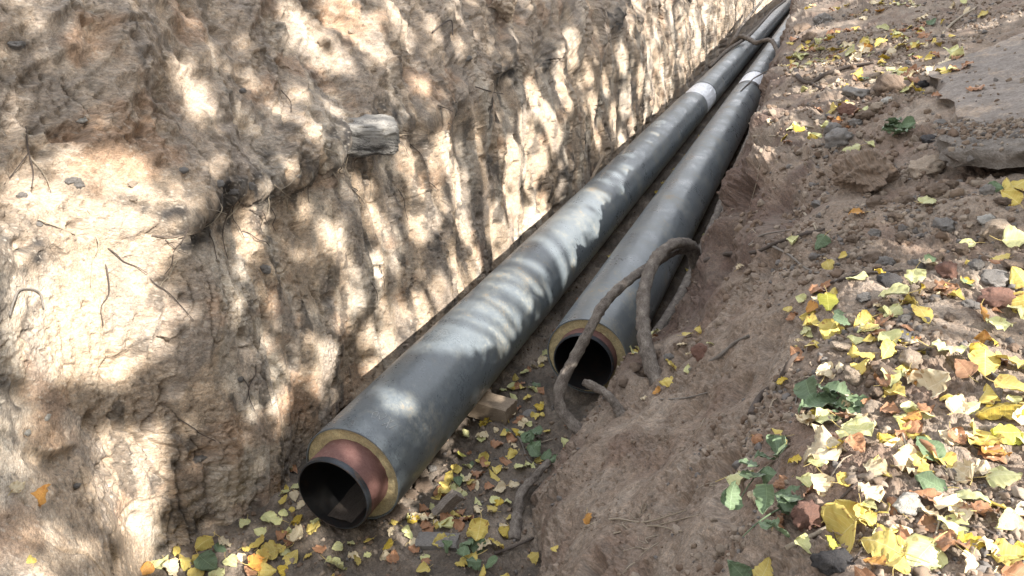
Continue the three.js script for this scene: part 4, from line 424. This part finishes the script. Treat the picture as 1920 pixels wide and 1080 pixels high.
{
  const r = rng(77);
  STONES.forEach(([x, y, z, d, k], i) => {
    const w = where(x, y, z), m = new THREE.Mesh(d > 0.2 ? clodShape : stoneShapes[i % 14], stoneMats[w === 'wall' && 'BDR'.includes(k) ? 'G' : k]); m.scale.setScalar(d * 0.97); m.rotation.set(r() * 0.6 - 0.3, r() * 6.3, r() * 0.6 - 0.3); m.position.set(x - (w === 'wall' ? (d > 0.2 ? -0.12 : 0.1) * d : 0), y + d * (w === 'wall' ? 0 : 0.08), z);
    const flat = d > 0.2 ? 'large ' : d < 0.06 ? 'small ' : '';
    put(m, d > 0.2 && k === 'B' ? 'soil_clod' : 'stone', `${flat}${stoneKinds[w === 'wall' && 'BDR'.includes(k) ? 'G' : k][0]} ${d > 0.2 && k === 'B' ? 'clod of earth' : 'stone'} ${say(stonePlace[w], nearTo(x, y, z))}`, d > 0.2 && k === 'B' ? 'clod' : 'stone', `${flat}${stoneKinds[w === 'wall' && 'BDR'.includes(k) ? 'G' : k][0]} stones ${stonePlace[w]}`);
  });
  // crumbs of soil and gravel
  const crumbs = [], cols = [], M = new THREE.Matrix4(), Q = new THREE.Quaternion(), E = new THREE.Euler(), tones = [[0.24, 0.175, 0.125], [0.19, 0.13, 0.09], [0.29, 0.23, 0.175], [0.18, 0.16, 0.145], [0.36, 0.29, 0.225]];
  const drop = (x, z, s, tone) => { const g = ground(x, z); if (!g || (x > 0.58 && z < -3.95 && z > -5.9 && r() < 0.9)) return; E.set(r() * 6, r() * 6, r() * 6); const q = s * (0.8 + 0.4 * r()); crumbs.push(M.compose(g.p.addScaledVector(g.n, s * 0.12), Q.setFromEuler(E), V(q, q * (0.7 + 0.3 * r()), q)).clone()); cols.push(tone); };
  for (let i = 0; i < 26000; i++) {
    const u = r(), z = -0.95 - 8 * u * u, x = -0.05 + (0.5 - 0.22 * z) * r() + (r() < 0.2 ? -0.35 * r() : 0), k = n3(x * 1.6, 3, z * 1.6) + 0.6 * n3(x * 5, 3, z * 5);
    if (k < -0.15 + 0.5 * r()) continue; drop(x, z, 0.006 + 0.022 * Math.pow(r(), 3) + 0.0012 * -z, tones[(r() * 5) | 0]);
  }
  for (let i = 0; i < 900; i++) { const z = -2.6 - 4.5 * r(), x = -0.25 + 0.9 * r(); if (n3(x * 2, 4, z * 2) < -0.1) continue; drop(x, z, 0.02 + 0.04 * r() * r(), tones[(r() * 3) | 0]); }
  for (let i = 0; i < 2600; i++) { const z = -2.0 - 3.2 * r(), x = -0.85 + 0.75 * r(); if (n3(x * 2.5, 8, z * 2.5) < 0.15) continue; drop(x, z, 0.005 + 0.014 * Math.pow(r(), 3), tones[(r() * 3) | 0]); }
  for (let i = 0; i < 420; i++) drop(0.52 + 0.55 * r(), -3.85 + 0.6 * r() * r(), 0.006 + 0.022 * r() * r(), tones[(r() * 5) | 0]);
  for (let i = 0; i < 200; i++) drop(0.62 + 0.8 * r(), -4.9 + 0.9 * r(), 0.005 + 0.012 * r() * r(), tones[(r() * 5) | 0]);
  for (let i = 0; i < 3000; i++) { const z = -1.5 - 8 * r() * r(), x = -2.1 + 1.4 * r(); drop(x, z, 0.006 + 0.02 * Math.pow(r(), 3), tones[(r() * 4) | 0]); }
  const im = new THREE.InstancedMesh(stoneGeo(55, 2, 0.5), new THREE.MeshStandardMaterial({ color: 0xffffff, map: grainTex, roughness: 0.95 }), crumbs.length);
  crumbs.forEach((m, i) => { im.setMatrixAt(i, m); im.setColorAt(i, new THREE.Color().setRGB(...cols[i])); });
  setting(im, 'gravel', 'stuff', 'loose gravel and crumbs of soil scattered over the bank and trench floor', 'gravel');
}
const woodTex = tex(512, (k, i, j) => { const q = (((j * 12) % 1024) * 1024) + ((i / 2) | 0), v = 0.09 * casingN[q] + 0.04 * grainN[k % 1000000]; return [0.49 + v, 0.43 + v, 0.36 + v]; }, true);
const woodMat = new THREE.MeshStandardMaterial({ map: scaled(woodTex, 2, 2), bumpMap: scaled(reliefTex, 2, 12), bumpScale: 0.001, roughness: 0.85 });
function timber(l, h, d, mat, name, label, category, pos, rot) {
  const g = new THREE.BoxGeometry(l, h, d, 16, 5, 6), p = g.attributes.position; for (let i = 0; i < p.count; i++) { const x = p.getX(i), y = p.getY(i), z = p.getZ(i), e = 0.004; p.setXYZ(i, x + e * n3(y * 40, z * 40, pos[0]) + (Math.abs(x) > l * 0.49 ? e * n3(y * 90, z * 90, 1) : 0), y + e * n3(x * 14, z * 20, 2) - 0.004 * (Math.abs(z) > d * 0.49 ? Math.sign(y) : 0), z + e * n3(x * 14, y * 20, 3)); }
  g.computeVertexNormals(); const m = new THREE.Mesh(g, mat); m.position.set(...pos); m.rotation.set(...rot); return put(m, name, label, category);
}
timber(0.36, 0.105, 0.13, woodMat, 'timber_block', 'weathered timber block wedged under the pipe along the sandy wall', 'timber', [-1.43, -0.01, -3.3], [0, -0.12, 0]);
timber(0.55, 0.15, 0.03, woodMat, 'timber_board', 'pale short board standing between the pipe and the sandy wall', 'board', [-1.9, 0.2, -7.35], [0.25, 1.57, 0.1]);
timber(0.17, 0.05, 0.08, stoneMats.G, 'brick', 'earth-caked brick half buried in the trench floor', 'brick', [-1.18, 0.0, -2.24], [0.05, 0.25, 0.03]);
timber(0.13, 0.07, 0.035, new THREE.MeshStandardMaterial({ map: scaled(barkTex, 3, 3), roughness: 0.95 }), 'wood_splinter', 'grey splintered wood piece beside the protruding pipe end', 'wood', [-1.22, 0.05, -2.42], [0.3, 0.9, 0.5]);

// ---------------------------------------------------------------- roots, sticks and twigs
const rootMat = new THREE.MeshStandardMaterial({ map: scaled(barkTex, 8, 5), bumpMap: scaled(reliefTex, 9, 3), bumpScale: 0.005, roughness: 0.95 });
function root(pts, r0, r1, name, label, group, cat = 'root', mat = rootMat) { const m = new THREE.Mesh(tubeGeo(pts.map((p) => V(...p)), r0, r1, 18, 110, 0.17, 17), mat); return put(m, name, label, cat, group); }
root([[-0.40, 0.36, -3.02], [-0.5, 0.44, -3.16], [-0.57, 0.51, -3.29], [-0.63, 0.58, -3.48], [-0.67, 0.66, -3.71], [-0.66, 0.72, -3.92], [-0.61, 0.73, -4.15], [-0.54, 0.68, -4.32], [-0.51, 0.58, -4.43], [-0.47, 0.40, -4.5]], 0.036, 0.029, 'tree_root', 'thick grey root arching from the bank beside the open pipe end');
root([[-0.66, 0.10, -2.93], [-0.83, 0.14, -3.05], [-0.93, 0.20, -3.10], [-0.95, 0.28, -3.16], [-0.92, 0.38, -3.25], [-0.87, 0.51, -3.37], [-0.84, 0.59, -3.53], [-0.77, 0.64, -3.76], [-0.68, 0.65, -4.05], [-0.60, 0.65, -4.28], [-0.54, 0.58, -4.42], [-0.51, 0.40, -4.5]], 0.028, 0.022, 'tree_root', 'slender curved root hanging across the mouth of the pipe');
root([[-0.58, 0.30, -2.95], [-0.66, 0.36, -3.01], [-0.74, 0.38, -3.05], [-0.81, 0.385, -3.07]], 0.024, 0.018, 'root_stub', 'short broken root stub poking out at the pipe mouth');
root([[-0.60, 0.30, -3.1], [-0.66, 0.25, -3.45], [-0.66, 0.2, -3.9], [-0.63, 0.16, -4.6], [-0.61, 0.18, -5.4], [-0.60, 0.24, -6.4], [-0.57, 0.38, -7.6], [-0.53, 0.56, -8.8], [-0.50, 0.8, -10.2]], 0.036, 0.028, 'tree_root', 'long straight root lying in the gap along the pipe and bank', 'roots lying along the foot of the bank');
root([[-0.54, 0.05, -4.7], [-0.555, 0.16, -5.6], [-0.53, 0.30, -6.6], [-0.515, 0.5, -7.7], [-0.50, 0.72, -9.0], [-0.47, 0.95, -10.4]], 0.034, 0.024, 'tree_root', 'long root climbing out of the gap towards the bank lip', 'roots lying along the foot of the bank');
root([[-0.50, 0.1, -6.0], [-0.50, 0.32, -7.0], [-0.47, 0.55, -8.0], [-0.44, 0.8, -9.0]], 0.022, 0.016, 'tree_root', 'thin dark root clinging to the undercut bank');
root([[-0.9, -0.02, -2.38], [-0.93, 0.01, -2.50], [-0.955, 0.03, -2.62], [-0.93, 0.05, -2.74], [-0.90, 0.07, -2.84]], 0.027, 0.016, 'stick', 'thick broken stick on the trench floor at the foot of the slope', null, 'stick');
// branches across the far pipes
root([[-1.98, 0.18, -16.25], [-1.77, 0.42, -17.0], [-1.6, 0.52, -17.84], [-1.49, 0.58, -18.87], [-1.35, 0.77, -20.4], [-1.22, 0.95, -21.9], [-1.0, 1.13, -22.9]], 0.035, 0.025, 'branch', 'long dark branch leaning over the distant pipes');
root([[-1.9, 0.3, -18.6], [-1.72, 0.51, -18.34], [-1.60, 0.61, -18.16], [-1.43, 0.59, -17.87], [-1.23, 0.55, -17.48], [-1.07, 0.63, -17.19], [-0.91, 0.66, -16.9], [-0.78, 0.56, -16.5], [-0.6, 0.45, -15.4]], 0.05, 0.035, 'branch', 'curved brown branch lying across both distant pipes');
root([[-1.95, 0.2, -19.3], [-1.88, 0.48, -19.84], [-1.84, 0.66, -20.86], [-1.8, 0.83, -22.9], [-1.72, 1.03, -24.9]], 0.045, 0.03, 'branch', 'pale bare pole leaning on the far cut face');
root([[-0.5, 0.75, -12.7], [-0.70, 0.6, -12.69], [-0.86, 0.5, -12.66], [-0.90, 0.465, -12.44], [-0.93, 0.462, -12.0], [-0.95, 0.46, -11.6]], 0.011, 0.006, 'twig', 'thin dark twig draped over the white joint wrap', null, 'twig');
{
  const tone = { d: ['dark', lin(0.11, 0.085, 0.07)], g: ['grey', lin(0.24, 0.21, 0.18)], p: ['pale', lin(0.42, 0.35, 0.26)] }, mats = {}; for (const k in tone) mats[k] = new THREE.MeshStandardMaterial({ color: tone[k][1], map: scaled(grainTex, 8, 8), roughness: 0.95, bumpMap: scaled(reliefTex, 10, 4), bumpScale: 0.002 });
  const r = rng(12);
  const twigPlace = { wall: 'on the sandy cut face', floor: 'on the trench floor', slope: 'on the bare slope', bank: 'on the stony bank' };
  TWIGS.forEach(([k, r0, r1, pts]) => {
    const [x, y, z] = pts[0], w = where(x, y, z), P = pts.map((p, i) => V(p[0] + (w === 'wall' ? 0.012 + 0.012 * r() : 0), p[1] + (w === 'wall' ? 0 : r0 * 0.7 + (i % 2 ? 0.006 : 0)), p[2]).add(V((r() - 0.5) * 0.012, (r() - 0.5) * 0.008, (r() - 0.5) * 0.012)));
    const kind = w === 'wall' ? 'rootlet' : 'twig';
    put(new THREE.Mesh(tubeGeo(P, r0 * (w === 'wall' ? 0.7 : 1), r1 * (w === 'wall' ? 0.7 : 1), 8, 14 + P.length * 6, 0.16, 60), mats[k]), kind, `${r0 > 0.006 ? 'stout' : 'thin'} ${tone[k][0]} ${kind} ${say(twigPlace[w], nearTo(...pts[pts.length >> 1]))}`, kind, `${tone[k][0]} ${kind}s ${twigPlace[w]}`);
  });
  for (let i = 0; i < 46; i++) {                      // loose rootlets hanging from the humus band and the grooves
    const z = -1.9 - 6.5 * r() * r(), y = r() < 0.6 ? 1.15 + 0.2 * r() : 0.4 + 1.4 * r(), P = []; let cy = y, cz = z; const dz = (r() - 0.5) * 0.08, dy = -0.02 - 0.03 * r();
    for (let j = 0; j < 5; j++) { const h = onWall(cy, cz); P.push(h.p.addScaledVector(V(1, 0, 0), j === 0 ? -0.01 : 0.006 + 0.018 * r())); cy += dy * (0.5 + r()); cz += dz * (0.4 + r()); }
    const k = r() < 0.5 ? 'd' : 'p'; put(new THREE.Mesh(tubeGeo(P, 0.0028, 0.0014, 5, 14, 0.1, 60), mats[k]), 'rootlet', `hair-thin ${tone[k][0]} rootlet ${say('hanging', twigPlace.wall, nearTo(P[2].x, P[2].y, P[2].z))}`, 'rootlet', `${tone[k][0]} rootlets ${twigPlace.wall}`);
  }
  for (let i = 0; i < 22; i++) { // fine roots in the undercut lip of the bank
    const z = -1.6 - 0.5 * r() - (r() < 0.4 ? 3 * r() : 0), x = -0.35 + 0.4 * r(), g0 = ground(x, z); if (!g0) continue; const P = [g0.p]; let cx = x, cz = z; for (let j = 0; j < 4; j++) { cx += (r() - 0.7) * 0.05; cz += (r() - 0.5) * 0.06; const g = ground(cx, cz); P.push(g.p.add(V(0, 0.004 + 0.01 * r(), 0))); }
    put(new THREE.Mesh(tubeGeo(P, 0.002, 0.001, 5, 14, 0.1, 60), mats.p), 'rootlet', say('fine pale rootlet straggling over the slope', nearTo(P[2].x, P[2].y, P[2].z)), 'rootlet', 'fine rootlets on the slope');
  }
}

// ---------------------------------------------------------------- leaves
function leafTex(seed, base, edge, vein, spot, spots, blotch) {
  const c = document.createElement('canvas'); c.width = c.height = 256; const x = c.getContext('2d'), r = rng(seed), css = (q, a = 1) => `rgba(${q.map((v) => Math.round(v)).join(',')},${a})`;
  x.fillStyle = css(base); x.fillRect(0, 0, 256, 256);
  for (let i = 0; i < 26; i++) { x.fillStyle = css(edge, 0.06 + 0.16 * r() * blotch); x.beginPath(); x.ellipse(r() * 256, r() * 256, 8 + 40 * r(), 6 + 26 * r(), r() * 6, 0, 7); x.fill(); }
  x.lineCap = 'round'; x.strokeStyle = css(vein, 0.85); x.lineWidth = 4; x.beginPath(); x.moveTo(128, 256); x.lineTo(128, 0); x.stroke();
  for (let i = 0; i < 7; i++) for (const s of [-1, 1]) { const y = 236 - i * 30 + r() * 8; x.lineWidth = 2; x.strokeStyle = css(vein, 0.6); x.beginPath(); x.moveTo(128, y); x.quadraticCurveTo(128 + s * 50, y - 22, 128 + s * 112, y - 60); x.stroke(); for (let k = 0; k < 4; k++) { const t = 0.25 + 0.18 * k; x.lineWidth = 1; x.strokeStyle = css(vein, 0.35); x.beginPath(); x.moveTo(128 + s * 112 * t, y - 50 * t); x.lineTo(128 + s * (112 * t + 14), y - 50 * t + 14 * (r() - 0.2)); x.stroke(); } }
  for (let i = 0; i < spots; i++) { x.fillStyle = css(spot, 0.35 + 0.5 * r()); x.beginPath(); x.ellipse(40 + r() * 176, r() * 256, 1 + 5 * r() * r(), 1 + 5 * r() * r(), 0, 0, 7); x.fill(); }
  for (let i = 0; i < 10 * blotch; i++) { const a = r() * 6.3; x.fillStyle = css(spot, 0.25 + 0.4 * r()); x.beginPath(); x.ellipse(128 + 105 * Math.cos(a), 128 + 120 * Math.sin(a), 5 + 16 * r(), 4 + 10 * r(), a, 0, 7); x.fill(); }
  const t = new THREE.CanvasTexture(c); t.colorSpace = THREE.SRGBColorSpace; return t;
}
const leafKinds = {
  Y: ['bright yellow', [[188, 168, 84], [180, 146, 66], [210, 198, 140], [126, 82, 30], 14, 0.7]], L: ['yellow-green', [[170, 166, 62], [130, 146, 60], [222, 216, 120], [110, 90, 40], 8, 0.5]], S: ['spotted yellow', [[176, 150, 44], [160, 132, 38], [226, 206, 100], [70, 52, 28], 90, 0.9]],
  C: ['dry cream', [[202, 186, 152], [178, 150, 110], [222, 210, 182], [140, 104, 66], 18, 0.8]], P: ['pale greenish', [[188, 186, 130], [160, 166, 104], [214, 210, 168], [134, 110, 60], 14, 0.7]], O: ['orange', [[186, 132, 56], [160, 98, 44], [226, 170, 80], [106, 60, 26], 22, 0.9]],
  B: ['brown withered', [[146, 104, 72], [112, 76, 50], [176, 138, 102], [74, 50, 34], 26, 1]], G: ['dull green', [[86, 104, 72], [112, 128, 98], [128, 150, 112], [60, 62, 34], 10, 0.4]],
};
const leafMats = {}, leafShapes = Array.from({ length: 18 }, (_, i) => leafBlade(900 + i * 13, 12, 5, i % 3 === 2 ? 1.45 : 1, 0.07)).concat(Array.from({ length: 9 }, (_, i) => leafBlade(1200 + i * 11, 12, 5, 1.4, 0.12))), leafFlat = Array.from({ length: 4 }, (_, i) => leafBlade(1500 + i * 17, 8, 3, 1.3, 0.1));
let lk = 0; for (const k in leafKinds) leafMats[k] = [0, 1].map((v) => new THREE.MeshPhysicalMaterial({ map: leafTex(40 + 9 * lk++, ...leafKinds[k][1].map((q) => Array.isArray(q) && v ? q.map((c) => Math.min(255, c * 0.9 + 6)) : q)), roughness: 0.72, transmission: 0.18, thickness: 0, side: THREE.DoubleSide }));
const stalkMat = new THREE.MeshStandardMaterial({ color: lin(0.42, 0.32, 0.12), roughness: 0.8 });
const stalkShapes = [0, 1, 2].map((i) => { const r = rng(i + 5); return tubeGeo([V(0, 0, 0.5), V((r() - 0.5) * 0.1, 0.03, 0.72), V((r() - 0.5) * 0.4, 0.06 + 0.1 * r(), 1.0)], 0.017, 0.012, 5, 6, 0, 1); });
const leafPlace = { wall: 'on the sandy cut face', floor: 'on the trench floor', slope: 'on the bare slope', bank: 'on the stony bank' };
const UP = V(0, 1, 0);
const lay = (o, p, n, r, tilt) => { const q = new THREE.Quaternion().setFromUnitVectors(UP, n.clone().add(V((r() - 0.5) * tilt, (r() - 0.5) * tilt, (r() - 0.5) * tilt)).normalize()); o.quaternion.copy(q).multiply(new THREE.Quaternion().setFromAxisAngle(UP, r() * 6.283)); if (r() < 0.45) o.quaternion.multiply(new THREE.Quaternion().setFromAxisAngle(V(0, 0, 1), Math.PI)); o.position.copy(p); };
{
  const r = rng(2024);
  LEAVES.forEach(([x, y, z, d, k], i) => {
    const w = where(x, y, z), o = new THREE.Group(), size = clamp(d * 0.97, 0.032, 0.095), g = w === 'wall' ? null : ground(x, z), n = g ? g.n : V(0.6, 0.8, 0), p = g ? g.p : V(x, y, z);
    n.lerp(UP, 0.35).normalize(); lay(o, p.addScaledVector(n, 0.012 + size * (0.06 + 0.1 * r())), n, r, 0.9); o.scale.setScalar(size);
    const shape = 'CB'.includes(k) && r() < 0.65 ? 18 + ((r() * 9) | 0) : (r() * 18) | 0; part(o, 'blade', leafShapes[shape], leafMats[k][(r() * 2) | 0]); part(o, 'stalk', stalkShapes[i % 3], stalkMat);
    put(o, 'fallen_leaf', say(size > 0.085 ? 'large' : size < 0.055 ? 'small' : '', shape > 17 ? 'crumpled' : shape % 3 === 2 ? 'curled' : '', leafKinds[k][0], 'fallen leaf', leafPlace[w], nearTo(x, y, z)), 'leaf', `${leafKinds[k][0]} leaves ${leafPlace[w]}`);
  });
  // the rest of the litter
  const lots = {}; const keys = ['Y', 'C', 'P', 'C', 'S', 'B', 'B', 'B', 'P', 'Y'];
  const strew = (x, z, s, tilt) => { const g = ground(x, z); if (!g) return; const k = keys[(r() * 10) | 0], o = new THREE.Object3D(); g.n.lerp(UP, 0.3).normalize(); lay(o, g.p.addScaledVector(g.n, 0.006 + s * 0.08), g.n, r, tilt); o.scale.setScalar(s); o.updateMatrix(); (lots[k] ||= []).push(o.matrix.clone()); };
  for (let i = 0; i < 300; i++) { const z = -2.3 - 12 * Math.pow(r(), 1.4), x = -1.36 + 0.24 * r(); strew(x, z, 0.045 + 0.03 * r(), 0.6); }                                  // between the pipes
  for (let i = 0; i < 120; i++) { const z = -1.45 - 1.9 * r(), x = -2.1 + 1.25 * r(); if (z > -2.3 && r() < 0.1) continue; if (z < -2.25 && x > -1.8 && x < -1.35) continue; strew(x, z, 0.035 + 0.025 * r(), 0.7); }   // in front of the pipe ends
  for (let i = 0; i < 420; i++) { const z = -4.4 - 4.5 * r(), x = -0.25 + 1.0 * r(); if (n3(x * 1.3, 2, z * 1.0) < 0.0) continue; strew(x, z, 0.05 + 0.04 * r(), 0.8); }             // bank, further along
  for (let i = 0; i < 330; i++) { const z = -1.0 - 1.7 * r(), x = 0.04 + 0.78 * r(); if (n3(x * 3, 2, z * 3) < -0.35 + 0.3 * r()) continue; strew(x, z, 0.03 + 0.035 * r(), 0.9); }            // bank, close
  for (let i = 0; i < 160; i++) { const z = -3.4 - 5 * r(), x = -0.7 + 0.1 * r(); strew(x, z, 0.04 + 0.03 * r(), 0.7); }
  for (let i = 0; i < 200; i++) { const z = -9 - 16 * r(), x = -0.2 + 2.2 * r(); strew(x, z, 0.06 + 0.05 * r(), 0.8); }
  for (const k in lots) { const im = new THREE.InstancedMesh(leafFlat[k.charCodeAt(0) % 4], leafMats[k][0], lots[k].length); lots[k].forEach((m, i) => im.setMatrixAt(i, m)); setting(im, 'leaf_litter', 'stuff', `small ${leafKinds[k][0]} leaves littering the bank and trench floor`, 'leaf litter'); }
  // green sprigs torn off and fallen
  const sprigs = [[0.12, -1.92, 7, 0.075], [0.02, -1.72, 6, 0.06], [0.07, -1.5, 5, 0.065], [0.40, -4.1, 7, 0.085], [-1.06, -3.02, 6, 0.07], [-0.92, -2.98, 6, 0.065], [-1.08, -2.2, 5, 0.07], [0.17, -2.3, 4, 0.06]];
  const sprigLabels = ['green leafy sprig hanging over the edge of the stony bank', 'green leafy sprig lying on the upper slope', 'green leafy sprig beside the big reddish stone', 'fresh green sprig beside the pavement slabs', 'wilted green sprig on the trench floor between the pipe ends', 'wilted green sprig on the trench floor at the slope foot', 'green sprig among yellow leaves before the pipe end', 'small green sprig under yellow leaves on the bank'];
  sprigs.forEach(([x, z, n, s], i) => {
    const g = ground(x, z), o = new THREE.Group(); o.position.copy(g.p); const dir = r() * 6.3, pts = [0, 1, 2, 3].map((k) => V(Math.cos(dir) * 0.05 * k, 0.012 + 0.012 * Math.sin(k), Math.sin(dir) * 0.05 * k));
    part(o, 'stem', tubeGeo(pts, 0.0022, 0.0012, 5, 10, 0.05, 40), leafMats.G[0]);
    for (let k = 0; k < n; k++) { const c = pts[Math.min(3, (k / n * 4) | 0)], m = part(o, 'leaf', leafShapes[(r() * 18) | 0], leafMats.G[(r() * 2) | 0]); lay(m, c.clone().add(V((r() - 0.5) * 0.09, 0.012 + 0.03 * r(), (r() - 0.5) * 0.09)), UP, r, 1.2); m.scale.setScalar(s * (0.7 + 0.5 * r())); }
    put(o, 'leafy_sprig', sprigLabels[i], 'sprig', 'green sprigs fallen among the litter');
  });
}

// ---------------------------------------------------------------- small things about the pipes
{ // chalk scribble near the front edge of the casing, soil washed into the bore, an orange liner seen inside the other bore
  const chalk = new THREE.MeshStandardMaterial({ color: lin(0.36, 0.37, 0.37), roughness: 0.95 }), onA = (a, z) => V(Math.cos(a) * (R + 0.0015), Math.sin(a) * (R + 0.0015), z);
  const strokes = [[[1.42, -2.40], [1.36, -2.42], [1.31, -2.39], [1.36, -2.37], [1.42, -2.40]], [[1.28, -2.40], [1.22, -2.38], [1.18, -2.42], [1.24, -2.43]], [[1.12, -2.36], [1.02, -2.42]], [[1.02, -2.36], [1.10, -2.43]], [[0.98, -2.37], [0.93, -2.41]]];
  strokes.forEach((s) => part(pipeA, 'chalk_mark', tubeGeo(s.map((q) => onA(...q)), 0.0012, 0.0009, 5, 14, 0.5, 60), chalk));
  const silt = (z0, z1, level, seed) => { const g = new THREE.PlaneGeometry(2, z0 - z1, 24, 40).rotateX(-Math.PI / 2), p = g.attributes.position, ri = RS - 0.0095; for (let i = 0; i < p.count; i++) { const z = p.getZ(i) + (z0 + z1) / 2, y = -ri + level * (0.9 + 0.2 * n3(p.getX(i) * 2, z * 6, seed)), hw = Math.sqrt(Math.max(0, ri * ri - y * y)); p.setXYZ(i, p.getX(i) * hw, y + 0.002 * n3(p.getX(i) * 9, z * 40, seed), z); g.attributes.uv.setXY(i, p.getX(i) * 8, z * 8); } g.computeVertexNormals(); return g; };
  const siltMat = new THREE.MeshStandardMaterial({ color: lin(0.085, 0.065, 0.05), map: grainTex, bumpMap: reliefTex, bumpScale: 0.004, roughness: 0.97 });
  part(pipeA, 'silt', silt(-2.14, -3.4, 0.014, 3), siltMat);
  const liner = new THREE.CylinderGeometry(RS - 0.013, RS - 0.013, 0.16, 20, 2, true, Math.PI * 1.18, 0.62).rotateX(Math.PI / 2); const m = part(pipeB, 'orange_stain_plate', liner, new THREE.MeshStandardMaterial({ color: lin(0.45, 0.16, 0.03), roughness: 0.7, side: THREE.DoubleSide })); m.position.set(0, 0, -3.64);
}
renderer.render(scene, camera);
